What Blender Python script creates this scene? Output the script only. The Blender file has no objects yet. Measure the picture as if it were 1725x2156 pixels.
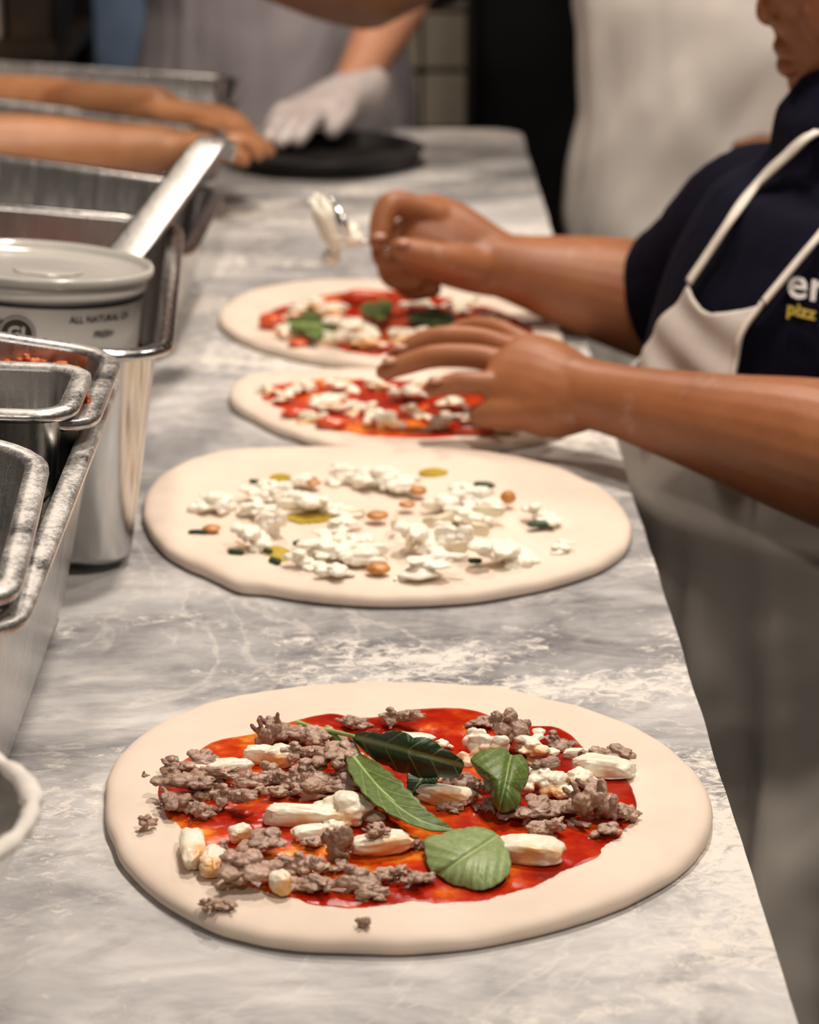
import bpy, bmesh, math, random
import numpy as np
from mathutils import Vector, Matrix

scene = bpy.context.scene
COL = scene.collection
rnd = random.Random(7)

# ------------------------------------------------------------------ camera, world, lights, exposure
FPX, CAMH, ZT = 5200.0, 0.56, 1.0            # focal length in pixels, camera above worktop, worktop height
PITCH = math.atan(1726 / FPX)
YAW = math.atan(51.5 / FPX * math.cos(PITCH))
cam = bpy.data.cameras.new('camera')
cam.sensor_fit = 'VERTICAL'; cam.sensor_height = 36.0; cam.sensor_width = 36.0
cam.lens = FPX * 36.0 / 2156.0
cam.clip_start = 0.05; cam.clip_end = 50
cam.dof.use_dof = True; cam.dof.focus_distance = 1.32; cam.dof.aperture_fstop = 8.5
camo = bpy.data.objects.new('camera', cam); COL.objects.link(camo)
camo.location = (0, 0, ZT + CAMH); camo.rotation_euler = (math.pi / 2 - PITCH, 0, -YAW)
scene.camera = camo

world = bpy.data.worlds.new('kitchen_ambience'); scene.world = world; world.use_nodes = True
bg = world.node_tree.nodes['Background']; bg.inputs[0].default_value = (1.0, 0.86, 0.72, 1); bg.inputs[1].default_value = 0.07

def area(name, loc, target, power, size, col):
    l = bpy.data.lights.new(name, 'AREA'); l.shape = 'DISK'; l.size = size; l.energy = power; l.color = col
    o = bpy.data.objects.new(name, l); COL.objects.link(o); o.location = loc
    o.rotation_euler = (Vector(target) - Vector(loc)).to_track_quat('-Z', 'Y').to_euler()
    return o
WARM = (1.0, 0.885, 0.775)
area('ceiling_spot_over_pizzas', (0.22, 1.95, ZT + 1.62), (0.05, 1.5, ZT), 20, 0.12, WARM)
area('ceiling_spot_over_front', (0.62, 0.85, ZT + 1.62), (0.0, 1.25, ZT), 12, 0.12, WARM)
area('ceiling_spot_over_far_end', (-0.15, 2.95, ZT + 1.62), (-0.1, 2.8, ZT), 12, 0.14, (1.0, 0.84, 0.70))
area('ceiling_spot_over_floor', (0.9, 2.55, ZT + 1.62), (0.45, 2.7, ZT), 9, 0.14, WARM)
area('added_fill_behind_camera', (-0.25, -0.6, ZT + 1.62), (0.0, 1.6, ZT), 7, 0.14, WARM)  # unseen lamp, added as fill for upright surfaces facing the camera
scene.view_settings.view_transform = 'Standard'; scene.view_settings.look = 'None'
scene.view_settings.exposure = 0.12; scene.view_settings.gamma = 1.0; scene.view_settings.use_curve_mapping = False

# ------------------------------------------------------------------ geometry of the photograph: a pixel -> a point on a given plane
_f = np.array([math.sin(YAW) * math.cos(PITCH), math.cos(YAW) * math.cos(PITCH), -math.sin(PITCH)])
_r = np.array([math.cos(YAW), -math.sin(YAW), 0.0]); _u = np.cross(_r, _f); _c = np.array([0, 0, ZT + CAMH])
def ray(x, y): return _f + _r * (x - 862.5) / FPX - _u * (y - 1078) / FPX
def atz(x, y, h=0.0):
    d = ray(x, y); return _c + d * ((ZT + h - _c[2]) / d[2])
def aty(x, y, Y):
    d = ray(x, y); return _c + d * (Y / d[1])

# ------------------------------------------------------------------ noise
def _hash(ix, iy, iz, seed):
    h = (ix * 374761393 + iy * 668265263 + iz * 2147483647 + seed * 1274126177) & 0xffffffff
    h = ((h ^ (h >> 13)) * 1274126177) & 0xffffffff
    h = ((h ^ (h >> 16)) * 2246822519) & 0xffffffff
    return ((h ^ (h >> 15)) & 0xffff) / 65535.0
def vnoise(P, seed=0):
    P = np.asarray(P, float); i = np.floor(P).astype(np.int64); f = P - i; f = f * f * (3 - 2 * f)
    out = 0
    for dx in (0, 1):
        wx = f[:, 0] if dx else 1 - f[:, 0]
        for dy in (0, 1):
            wy = f[:, 1] if dy else 1 - f[:, 1]
            for dz in (0, 1):
                wz = f[:, 2] if dz else 1 - f[:, 2]
                out = out + wx * wy * wz * _hash(i[:, 0] + dx, i[:, 1] + dy, i[:, 2] + dz, seed)
    return out * 2 - 1
def fbm(P, seed=0, oct=3, gain=.5):
    a, s, t = 1.0, 0, 0
    P = np.asarray(P, float)
    for k in range(oct):
        s = s + a * vnoise(P * (2 ** k) + 17.3 * k, seed + k); t += a; a *= gain
    return s / t

# ------------------------------------------------------------------ objects
def link(name, mesh, mat=None, parent=None, smooth=True):
    o = bpy.data.objects.new(name, mesh); COL.objects.link(o)
    if mat is not None and not mesh.materials: mesh.materials.append(mat)
    if parent is not None: o.parent = parent
    if smooth: mesh.polygons.foreach_set('use_smooth', [True] * len(mesh.polygons))
    return o
def mk(name, V, Fc, mat, parent=None, smooth=True):
    me = bpy.data.meshes.new(name); me.from_pydata([tuple(map(float, v)) for v in V], [], [tuple(map(int, f)) for f in Fc]); me.update()
    return link(name, me, mat, parent, smooth)
def tag(o, label, cat=None, group=None, kind=None):
    if label: o['label'] = label
    if cat: o['category'] = cat
    if group: o['group'] = group
    if kind: o['kind'] = kind
    return o
def thing(name, label, cat, loc=(0, 0, 0), group=None):
    o = bpy.data.objects.new(name, None); COL.objects.link(o); o.location = loc; o.empty_display_size = .02
    return tag(o, label, cat, group)
def reorigin(o, p):
    """move a mesh object's origin to p without moving its vertices in the world"""
    p = Vector(p); o.data.transform(Matrix.Translation(-p)); o.location = p
    return o
def box(name, a, b, mat, parent=None, bevel=0.0):
    bm = bmesh.new(); bmesh.ops.create_cube(bm, size=1)
    for v in bm.verts:
        v.co = Vector([(a[k] + b[k]) / 2 + v.co[k] * (b[k] - a[k]) for k in range(3)])
    if bevel: bmesh.ops.bevel(bm, geom=bm.edges[:], offset=bevel, segments=2, affect='EDGES')
    me = bpy.data.meshes.new(name); bm.to_mesh(me); bm.free()
    return link(name, me, mat, parent, smooth=False)
def catmull(pts, n):
    pts = [np.asarray(p, float) for p in pts]
    if len(pts) < 3: return [pts[0] + (pts[-1] - pts[0]) * t for t in np.linspace(0, 1, n + 1)]
    P = [2 * pts[0] - pts[1]] + pts + [2 * pts[-1] - pts[-2]]; out = []
    for i in range(1, len(P) - 2):
        for k in range(n):
            t = k / n; a, b, c, d = P[i - 1], P[i], P[i + 1], P[i + 2]
            out.append(.5 * (2 * b + (c - a) * t + (2 * a - 5 * b + 4 * c - d) * t * t + (3 * b - a - 3 * c + d) * t ** 3))
    out.append(pts[-1]); return out
def tube(chain, up=(0, 0, 1), seg=18, n=5, caps=True):
    """closed tapering tube; chain of (point, ra[, rb]); ra along side axis, rb along the up-ish axis"""
    st = catmull([list(c[0]) + [c[1], c[2] if len(c) > 2 else c[1]] for c in chain], n)
    C = np.array([s[:3] for s in st]); R = np.maximum(np.array([s[3:5] for s in st]), 1e-4)
    T = np.gradient(C, axis=0); T /= np.linalg.norm(T, axis=1)[:, None] + 1e-12
    rings = []; up = np.asarray(up, float)
    def frame(t):
        s = np.cross(t, up)
        if np.linalg.norm(s) < 1e-3: s = np.cross(t, (1, 0, .1))
        s /= np.linalg.norm(s); return s, np.cross(s, t)
    seq = []
    if caps:
        for a in (80, 55, 28): seq.append((0, math.cos(math.radians(a)), -math.sin(math.radians(a))))
    seq += [(i, 1, 0) for i in range(len(C))]
    if caps:
        for a in (28, 55, 80): seq.append((len(C) - 1, math.cos(math.radians(a)), math.sin(math.radians(a))))
    for i, sc, off in seq:
        s, u = frame(T[i]); c = C[i] + T[i] * off * min(R[i])
        rings.append([c + s * math.cos(2 * math.pi * k / seg) * R[i, 0] * sc + u * math.sin(2 * math.pi * k / seg) * R[i, 1] * sc for k in range(seg)])
    V = [v for r in rings for v in r]; Fc = []
    for i in range(len(rings) - 1):
        for k in range(seg):
            k2 = (k + 1) % seg; Fc.append((i * seg + k, i * seg + k2, (i + 1) * seg + k2, (i + 1) * seg + k))
    Fc.append(tuple(range(seg))[::-1]); Fc.append(tuple((len(rings) - 1) * seg + k for k in range(seg)))
    return V, Fc
def ball(c, r, seg=20):
    r = (r, r, r) if np.isscalar(r) else r
    V, Fc = [], []; n = seg // 2
    for i in range(1, n):
        th = math.pi * i / n
        for k in range(seg):
            ph = 2 * math.pi * k / seg
            V.append((c[0] + r[0] * math.sin(th) * math.cos(ph), c[1] + r[1] * math.sin(th) * math.sin(ph), c[2] + r[2] * math.cos(th)))
    for i in range(n - 2):
        for k in range(seg):
            k2 = (k + 1) % seg; Fc.append((i * seg + k, (i + 1) * seg + k, (i + 1) * seg + k2, i * seg + k2))
    Fc.append(tuple(range(seg))); Fc.append(tuple((n - 2) * seg + k for k in range(seg))[::-1])
    return V, Fc
def join(parts):
    V, Fc = [], []
    for v, f in parts:
        o = len(V); V += list(v); Fc += [tuple(i + o for i in q) for q in f]
    return V, Fc
def organic(name, parts, mat, voxel=.004, smooth=3, parent=None, disp=None, cut=None):
    """one continuous skin over overlapping solids: voxel remesh + smoothing, optional displacement along normals"""
    V, Fc = join(parts)
    me = bpy.data.meshes.new(name); me.from_pydata([tuple(map(float, v)) for v in V], [], Fc)
    t = bpy.data.objects.new(name + '_tmp', me); COL.objects.link(t)
    m = t.modifiers.new('r', 'REMESH'); m.mode = 'VOXEL'; m.voxel_size = voxel
    s = t.modifiers.new('s', 'SMOOTH'); s.iterations = smooth; s.factor = .5
    dg = bpy.context.evaluated_depsgraph_get()
    me2 = bpy.data.meshes.new_from_object(t.evaluated_get(dg))
    bpy.data.objects.remove(t); bpy.data.meshes.remove(me); me2.name = name
    if cut is not None:
        bm = bmesh.new(); bm.from_mesh(me2)
        for co, no in cut:
            bmesh.ops.bisect_plane(bm, geom=bm.verts[:] + bm.edges[:] + bm.faces[:], plane_co=Vector(co), plane_no=Vector(no), clear_outer=True)
        bm.to_mesh(me2); bm.free()
    if disp is not None:
        n = len(me2.vertices); co = np.empty(n * 3); no = np.empty(n * 3)
        me2.vertices.foreach_get('co', co); me2.vertices.foreach_get('normal', no)
        co = co.reshape(-1, 3); no = no.reshape(-1, 3)
        co = co + no * disp(co)[:, None]
        me2.vertices.foreach_set('co', co.ravel()); me2.update()
    me2.materials.clear()
    return link(name, me2, mat, parent)

# ------------------------------------------------------------------ materials
class NT:
    def __init__(s, name):
        s.m = bpy.data.materials.new(name); s.m.use_nodes = True; s.t = s.m.node_tree; s.n = s.t.nodes; s.b = s.n['Principled BSDF']
        s.tc = s.n.new('ShaderNodeTexCoord')
    def new(s, t, **k):
        x = s.n.new(t)
        for a, v in k.items(): setattr(x, a, v)
        return x
    def lk(s, a, b): s.t.links.new(a, b)
    def mapping(s, scale=(1, 1, 1), rot=(0, 0, 0), src='Object', loc=(0, 0, 0)):
        m = s.new('ShaderNodeMapping'); m.inputs['Scale'].default_value = scale; m.inputs['Rotation'].default_value = rot; m.inputs['Location'].default_value = loc
        s.lk(s.tc.outputs[src], m.inputs[0]); return m.outputs[0]
    def noise(s, scale, detail=4, rough=.55, vec=None, dist=0):
        x = s.new('ShaderNodeTexNoise'); x.inputs['Scale'].default_value = scale; x.inputs['Detail'].default_value = detail
        x.inputs['Roughness'].default_value = rough; x.inputs['Distortion'].default_value = dist
        s.lk(vec if vec is not None else s.tc.outputs['Object'], x.inputs['Vector']); return x.outputs[0]
    def ramp(s, fac, stops):
        r = s.new('ShaderNodeValToRGB'); e = r.color_ramp.elements
        while len(e) < len(stops): e.new(.5)
        for k, (p, c) in enumerate(stops):
            e[k].position = p; e[k].color = (*c, 1) if len(c) == 3 else c
        s.lk(fac, r.inputs[0]); return r.outputs[0]
    def val(s, fac, a, b, lo=0., hi=1.):
        r = s.new('ShaderNodeMapRange'); r.inputs[1].default_value = a; r.inputs[2].default_value = b; r.inputs[3].default_value = lo; r.inputs[4].default_value = hi
        s.lk(fac, r.inputs[0]); return r.outputs[0]
    def math(s, op, a, b=None, clamp=False):
        m = s.new('ShaderNodeMath', operation=op); m.use_clamp = clamp
        for k, v in enumerate((a, b)):
            if v is None: continue
            if isinstance(v, (int, float)): m.inputs[k].default_value = v
            else: s.lk(v, m.inputs[k])
        return m.outputs[0]
    def mix(s, fac, a, b):
        m = s.new('ShaderNodeMix', data_type='RGBA')
        if isinstance(fac, (int, float)): m.inputs[0].default_value = fac
        else: s.lk(fac, m.inputs[0])
        for k, v in ((6, a), (7, b)):
            if isinstance(v, tuple): m.inputs[k].default_value = (*v, 1)
            else: s.lk(v, m.inputs[k])
        return m.outputs[2]
    def bump(s, h, strength=.3, dist=.002):
        b = s.new('ShaderNodeBump'); b.inputs['Strength'].default_value = strength; b.inputs['Distance'].default_value = dist
        s.lk(h, b.inputs['Height']); s.lk(b.outputs[0], s.b.inputs['Normal'])
    def set(s, col=None, rough=None, metal=None, spec=None, **k):
        for key, v in (('Base Color', col), ('Roughness', rough), ('Metallic', metal), ('Specular IOR Level', spec)):
            if v is None: continue
            if isinstance(v, tuple): s.b.inputs[key].default_value = (*v, 1)
            elif isinstance(v, (int, float)): s.b.inputs[key].default_value = v
            else: s.lk(v, s.b.inputs[key])
        for key, v in k.items(): s.b.inputs[key.replace('_', ' ')].default_value = v
        return s.m
def simple(name, c1, c2, scale=30, rough=.5, bump=0, metal=0., spec=.5, dist=.002, lo=.35, hi=.65, detail=4):
    t = NT(name); n = t.noise(scale, detail)
    if bump: t.bump(t.noise(scale * 1.7, 5), bump, dist)
    return t.set(t.ramp(n, [(lo, c1), (hi, c2)]), rough, metal, spec)

def marble_mat():
    t = NT('marble')
    n1 = t.noise(2.6, 7, .62, t.mapping((1.0, 1.9, 1), (0, 0, math.radians(-38))), 1.1)
    n2 = t.noise(8, 6, .65, t.mapping((1, 1.8, 1), (0, 0, math.radians(-42))), 1.3)
    base = t.ramp(n1, [(.30, (.20, .20, .215)), (.42, (.33, .328, .335)), (.51, (.53, .52, .515)), (.62, (.70, .685, .67))])
    vein = t.ramp(n2, [(.34, (.40, .40, .42)), (.45, (.74, .73, .735)), (.54, (1, 1, 1))])
    mult = t.new('ShaderNodeMix', data_type='RGBA', blend_type='MULTIPLY'); mult.inputs[0].default_value = .75
    t.lk(base, mult.inputs[6]); t.lk(vein, mult.inputs[7])
    mott = t.noise(45, 5, .7, t.mapping((1, 1.8, 1), (0, 0, math.radians(-30))), .5)
    c0 = t.mix(t.val(mott, .40, .75, 0, .35), mult.outputs[2], (.66, .64, .62))
    # flour: broad drifts broken up by streaks, smears and grains
    drift = t.noise(4.5, 3, .5, t.mapping((1, 1.6, 1), (0, 0, .5), loc=(.35, .12, 0)), .5)
    grain = t.noise(85, 7, .8, t.mapping((1, 1.4, 1), (0, 0, math.radians(-38))), .8)
    m = t.val(t.math('ADD', t.val(drift, .38, .66), t.val(grain, .38, .72)), .94, 1.30)
    m = t.math('MULTIPLY', m, .85)
    wisp = t.noise(2.4, 5, .6, t.mapping((1, 1, 1), (0, 0, .3), loc=(2, 1, 0)), 2.5)
    w = t.math('MULTIPLY', t.math('SUBTRACT', 1.0, t.val(t.math('ABSOLUTE', t.math('SUBTRACT', wisp, .5)), 0.0, .016)), .4)
    m = t.math('MAXIMUM', m, t.math('MULTIPLY', w, t.val(grain, .35, .6)))
    col = t.mix(m, c0, (.80, .75, .68))
    t.bump(t.math('ADD', t.math('MULTIPLY', m, .8), t.math('MULTIPLY', t.noise(220, 4, .7), .3)), .25, .0008)
    return t.set(col, t.val(m, 0, 1, .33, .9), 0., .4)
M = {}
M['marble'] = marble_mat()
M['dough'] = simple('raw_dough', (.74, .61, .50), (.81, .685, .575), 14, .62, .10, spec=.25, dist=.002)
def sauce_mat():
    t = NT('tomato_sauce'); n = t.noise(60, 5, .6); n2 = t.noise(14, 4, .52, t.mapping((1, 1.6, 1), (0, 0, .2), loc=(.23, .1, 0)), .6)
    k = t.math('ADD', t.math('MULTIPLY', n, .35), t.math('MULTIPLY', n2, .65))
    col = t.ramp(k, [(.36, (.26, .006, .002)), (.48, (.46, .018, .003)), (.55, (.62, .065, .005)), (.605, (.80, .21, .015)), (.67, (.88, .44, .09))])
    t.bump(t.math('ADD', t.noise(1300, 2, .6), t.noise(300, 3, .5)), .13, .0010)
    return t.set(col, .15, 0, .36)
M['sauce'] = sauce_mat()
def cheese_mat(name, a, b, stain=True, rough=.35):
    t = NT(name); n = t.noise(120, 4); col = t.ramp(n, [(.35, a), (.65, b)])
    if stain:
        s = t.noise(42, 3, .5); oi = t.new('ShaderNodeObjectInfo')
        th = t.math('ADD', s, t.math('MULTIPLY', oi.outputs['Random'], .16))
        col = t.mix(t.math('MULTIPLY', t.val(th, .61, .76), .8), col, (.80, .36, .06))
    t.bump(t.noise(260, 4), .25, .0015)
    return t.set(col, rough, 0, .5, Subsurface_Weight=.12, Subsurface_Scale=.004)
M['mozzarella'] = cheese_mat('fresh_mozzarella', (.86, .77, .60), (.92, .86, .72))
M['ricotta'] = cheese_mat('ricotta', (.88, .82, .69), (.93, .88, .77), False, .5)
def sausage_mat():
    t = NT('cooked_sausage'); n = t.noise(85, 6, .7); oi = t.new('ShaderNodeObjectInfo')
    k = t.math('ADD', n, t.math('MULTIPLY', t.math('SUBTRACT', oi.outputs['Random'], .5), .10))
    col = t.ramp(k, [(.28, (.13, .07, .045)), (.42, (.31, .185, .130)), (.55, (.48, .315, .24)), (.72, (.66, .48, .385))])
    br = t.noise(45, 3, .5, t.mapping(loc=(7, 2, 5))); col = t.mix(t.math('MULTIPLY', t.val(t.math('ADD', br, t.math('MULTIPLY', oi.outputs['Random'], .12)), .56, .72), .7), col, (.33, .19, .085))
    sp = t.noise(420, 2, .5); col = t.mix(t.val(sp, .70, .73), col, (.03, .02, .015))
    fat = t.noise(150, 3, .5, t.mapping(loc=(3, 3, 3))); col = t.mix(t.math('MULTIPLY', t.val(fat, .62, .70), .6), col, (.66, .50, .40))
    t.bump(t.noise(420, 4, .65), .35, .0015)
    return t.set(col, .42, 0, .45)
M['sausage'] = sausage_mat()
def leaf_mat(name, dark, light):
    t = NT(name); uv = t.new('ShaderNodeSeparateXYZ'); t.lk(t.tc.outputs['UV'], uv.inputs[0])
    u, v = uv.outputs[0], uv.outputs[1]
    av = t.math('ABSOLUTE', t.math('SUBTRACT', v, .5)); 
    mid = t.math('SUBTRACT', 1.0, t.val(av, .008, .03))
    ph = t.math('SUBTRACT', t.math('MULTIPLY', u, 5.0), t.math('MULTIPLY', av, 4.6))
    fr = t.math('ABSOLUTE', t.math('SUBTRACT', t.math('FRACT', ph), .5))
    side = t.math('MULTIPLY', t.math('SUBTRACT', 1.0, t.val(fr, .010, .045)), .75)
    vein = t.math('MAXIMUM', mid, side)
    fine = t.noise(300, 3); base = t.ramp(fine, [(.3, dark), (.75, light)])
    col = t.mix(t.math('MULTIPLY', vein, .50), base, (.45, .54, .24))
    h = t.math('ADD', t.math('MULTIPLY', vein, -.6), t.math('MULTIPLY', t.noise(120, 3), .5)); t.bump(h, .30, .0009)
    return t.set(col, .42, 0, .4)
M['basil'] = leaf_mat('basil_leaf', (.075, .125, .022), (.155, .225, .050))
M['basil_pale'] = leaf_mat('basil_leaf_underside', (.20, .275, .095), (.31, .385, .165))
M['basil_dark'] = leaf_mat('basil_leaf_dark', (.012, .032, .012), (.035, .075, .025))
M['stem'] = simple('basil_stem', (.25, .40, .10), (.42, .55, .20), 60, .4)
def steel_mat(name, dust=0.0, col=(.62, .61, .60), rough=.20, streak=(26, 26, .6)):
    t = NT(name); sv = t.noise(12, 4, .6, t.mapping(streak)); r = t.val(sv, .3, .7, rough * .7, rough * 1.5)
    c = t.ramp(t.noise(9, 5, .6), [(.3, tuple(x * .78 for x in col)), (.7, col)])
    if dust:
        d = t.noise(700, 4, .7); d2 = t.noise(28, 4, .6); d3 = t.noise(90, 5, .7)
        geo = t.new('ShaderNodeNewGeometry'); sp = t.new('ShaderNodeSeparateXYZ'); t.lk(geo.outputs['Normal'], sp.inputs[0])
        upf = t.val(sp.outputs[2], .1, .6, 0.0, 1.0)
        film = t.val(t.math('ADD', d2, t.math('MULTIPLY', d3, .6)), .62, 1.02, .04, .62)
        k = t.math('ADD', film, t.math('MULTIPLY', t.math('MULTIPLY', t.val(d, .50, .60), .9), t.math('ADD', film, .12)))
        k = t.math('MULTIPLY', k, t.math('MULTIPLY', upf, dust), True)
        c = t.mix(k, c, (.72, .68, .62)); metal = t.math('SUBTRACT', 1.0, k); r = t.math('ADD', r, t.math('MULTIPLY', k, .6), True)
        return t.set(c, r, metal)
    t.bump(sv, .03, .001)
    return t.set(c, r, 1.0)
M['steel'] = steel_mat('stainless_steel', rough=.2)
M['steel_brushed'] = steel_mat('brushed_steel', rough=.33, col=(.52, .51, .50))
M['steel_floury'] = steel_mat('stainless_steel_dusted_with_flour', .62, rough=.22)
M['steel_lightdust'] = steel_mat('stainless_steel_with_a_little_flour', .40, rough=.2)
def skin_mat(name, a, b, flour=0.):
    t = NT(name); n = t.noise(18, 4, .6); col = t.ramp(n, [(.3, a), (.7, b)])
    t.bump(t.noise(260, 3), .12, .0012)
    if flour:
        f = t.noise(34, 5, .7, t.mapping(loc=(.4, .9, .3))); col = t.mix(t.math('MULTIPLY', t.val(f, .60, .74), flour), col, (.75, .66, .58))
    return t.set(col, .44, 0, .4, Subsurface_Weight=.08, Subsurface_Scale=.006)
M['skin_cook'] = skin_mat('cook_skin', (.27, .095, .038), (.36, .140, .060), .18)
M['nail'] = simple('fingernail', (.50, .27, .19), (.58, .33, .24), 60, .3)
M['skin_far'] = skin_mat('tan_skin', (.56, .25, .14), (.64, .31, .19))
M['skin_left'] = skin_mat('warm_brown_skin', (.38, .16, .07), (.50, .235, .11))
M['skin_dark'] = skin_mat('deep_brown_skin', (.13, .05, .02), (.18, .075, .03))
def cloth_mat(name, a, b, scale=6, weave=900, rough=.85, stain=None, spec=.2):
    t = NT(name); n = t.noise(scale, 5, .6); col = t.ramp(n, [(.3, a), (.7, b)])
    if stain:
        s = t.noise(4.0, 4, .6, t.mapping(loc=(1.3, .2, .6))); col = t.mix(t.math('MULTIPLY', t.val(s, .55, .72), .5), col, stain)
    t.bump(t.noise(weave, 2), .15, .0006)
    return t.set(col, rough, 0, spec)
M['navy'] = cloth_mat('navy_cotton', (.004, .004, .010), (.008, .0075, .018), spec=.06)
M['apron'] = cloth_mat('off_white_apron_cotton', (.60, .545, .49), (.70, .645, .585), stain=(.42, .37, .33))
M['strap'] = cloth_mat('white_cotton_tape', (.72, .66, .58), (.80, .74, .66))
M['apron_far'] = cloth_mat('white_apron_cotton', (.72, .66, .60), (.84, .78, .72))
M['grey_apron'] = cloth_mat('grey_apron_cotton', (.34, .31, .33), (.44, .40, .42))
M['black_cloth'] = cloth_mat('black_cotton', (.003, .003, .003), (.006, .005, .0055), spec=.06)
M['denim'] = cloth_mat('blue_denim', (.16, .25, .42), (.30, .42, .62))
M['brown_hair'] = simple('dark_hair', (.010, .006, .004), (.03, .018, .012), 60, .5)
M['glove'] = simple('thin_clear_glove', (.55, .48, .46), (.70, .62, .60), 25, .35)
M['plastic'] = simple('white_tub_plastic', (.82, .78, .73), (.87, .83, .78), 8, .32)
M['lid'] = simple('clear_tub_lid', (.50, .48, .44), (.60, .57, .52), 10, .15)
M['ink'] = simple('black_print', (.012, .011, .012), (.02, .018, .018), 40, .5)
M['ink_dark_olive'] = simple('brown_black_print', (.035, .030, .022), (.05, .042, .03), 40, .5)
M['white_print'] = simple('white_print', (.78, .75, .74), (.85, .82, .80), 40, .6)
M['yellow_print'] = simple('yellow_print', (.50, .38, .05), (.60, .46, .08), 40, .6)
M['flour'] = simple('flour', (.74, .69, .63), (.84, .79, .72), 60, .9, .5)
M['tomato'] = simple('oily_sun_dried_tomato', (.42, .06, .01), (.72, .17, .02), 60, .3, .5, dist=.003)
M['pepper'] = simple('red_tomato_slice', (.55, .05, .02), (.74, .14, .05), 60, .25, .3)
M['almond'] = simple('toasted_nut', (.38, .14, .03), (.62, .28, .07), 70, .4, .3)
M['onion'] = simple('pale_cheese_flake', (.72, .62, .42), (.84, .76, .58), 50, .25, .2)
def oil_mat():
    t = NT('olive_oil'); return t.set(t.ramp(t.noise(30), [(.3, (.62, .42, .02)), (.7, (.80, .62, .10))]), .06, 0, .6, Transmission_Weight=.35)
M['oil'] = oil_mat()
M['black_metal'] = simple('black_pan_iron', (.010, .009, .009), (.022, .019, .018), 30, .35)
M['black_paint'] = simple('black_cabinet_paint', (.002, .002, .002), (.004, .0035, .0035), 12, .6, spec=.15)
M['dark_wood'] = simple('dark_shelf_wood', (.030, .018, .010), (.06, .035, .02), 14, .55)
M['dark_wall'] = simple('dark_brown_wall_paint', (.016, .011, .009), (.030, .022, .018), 6, .8)
M['tile'] = simple('cream_wall_tile', (.62, .56, .45), (.72, .66, .54), 10, .3)
M['floor'] = simple('dark_floor_tile', (.035, .028, .025), (.06, .05, .045), 5, .5)
M['ceiling'] = simple('ceiling_paint', (.10, .09, .08), (.13, .115, .10), 4, .9)
M['cardboard'] = simple('pale_cardboard', (.50, .42, .38), (.60, .52, .47), 9, .85)
M['trousers'] = cloth_mat('charcoal_trousers', (.012, .011, .013), (.025, .022, .024))
M['shoe'] = simple('black_shoe_leather', (.008, .008, .008), (.015, .014, .014), 20, .4)

# ------------------------------------------------------------------ the room
def struct(o): o['kind'] = 'structure'; return o
struct(box('floor', (-2.6, -1.5, -.05), (2.4, 4.9, 0), M['floor']))
struct(box('ceiling', (-2.6, -1.5, 2.75), (2.4, 4.9, 2.8), M['ceiling']))
wb = struct(box('wall_back', (-2.6, 4.7, 0), (2.4, 4.85, 2.75), M['dark_wall']))
struct(box('wall_left', (-2.65, -1.5, 0), (-2.55, 4.7, 2.75), M['dark_wall']))
tile_me = None
tz0 = aty(985, 250, 4.68)[2]
for i in range(3):
    for j in range(5):
        x0 = aty(948, 200, 4.68)[0] + (i - 2) * .158; z0 = tz0 - .02 + (j - 1) * .112
        if tile_me is None:
            t = box('wall_tile', (0, 0, 0), (.150, .02, .104), M['tile'], None, .004); tile_me = t.data
        else:
            t = bpy.data.objects.new('wall_tile', tile_me); COL.objects.link(t)
        t.location = (x0 - .05, 4.685, z0); t.parent = wb

# ------------------------------------------------------------------ the counter
EDGE = 0.181
def rough_edge_top():
    """worktop outline with a slightly chipped right edge and a rounded far corner, extruded 4 cm with an eased arris"""
    out = []
    ys = np.arange(.45, 3.27, .012)
    n = fbm(np.c_[ys * 16, ys * 0 + 3, ys * 0], 5, 4)
    for y, k in zip(ys, n): out.append((EDGE + .0018 * k - .003 * max(0, k - .35), y))
    R = .05
    for a in np.linspace(0, 90, 8): out.append((EDGE - R + R * math.cos(math.radians(a)), 3.28 + R * math.sin(math.radians(a))))
    out += [(-.66, 3.33), (-.66, .45)]
    V, Fc = [], []; N = len(out); C = np.mean(out, axis=0)
    for dz, ins in ((-.04, 0), (-.003, 0), (-.0008, .0009), (0, .003)):
        for (x, y) in out:
            d = C - np.array((x, y)); d /= np.linalg.norm(d)
            V.append((x + d[0] * ins, y + d[1] * ins * .3, ZT + dz))
    for r in range(3):
        for k in range(N): Fc.append((r * N + k, r * N + (k + 1) % N, (r + 1) * N + (k + 1) % N, (r + 1) * N + k))
    Fc.append(tuple(range(N))[::-1]); Fc.append(tuple(3 * N + k for k in range(N)))
    return V, Fc
ctr = thing('work_counter', 'long grey-white marble work counter dusted with flour', 'counter', (-.38, 1.9, 0))
o = mk('worktop', *rough_edge_top(), M['marble'], None, smooth=False); o.data.transform(Matrix.Translation((.38, -1.9, 0))); o.parent = ctr
for k, (a, b) in enumerate(((.50, 1.42), (1.43, 2.35), (2.36, 3.26))):
    p = box('cabinet_body', (-.62 + .38, a - 1.9, .02), (.12 + .38, b - 1.9, ZT - .04), M['black_paint'], ctr, .004)

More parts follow.
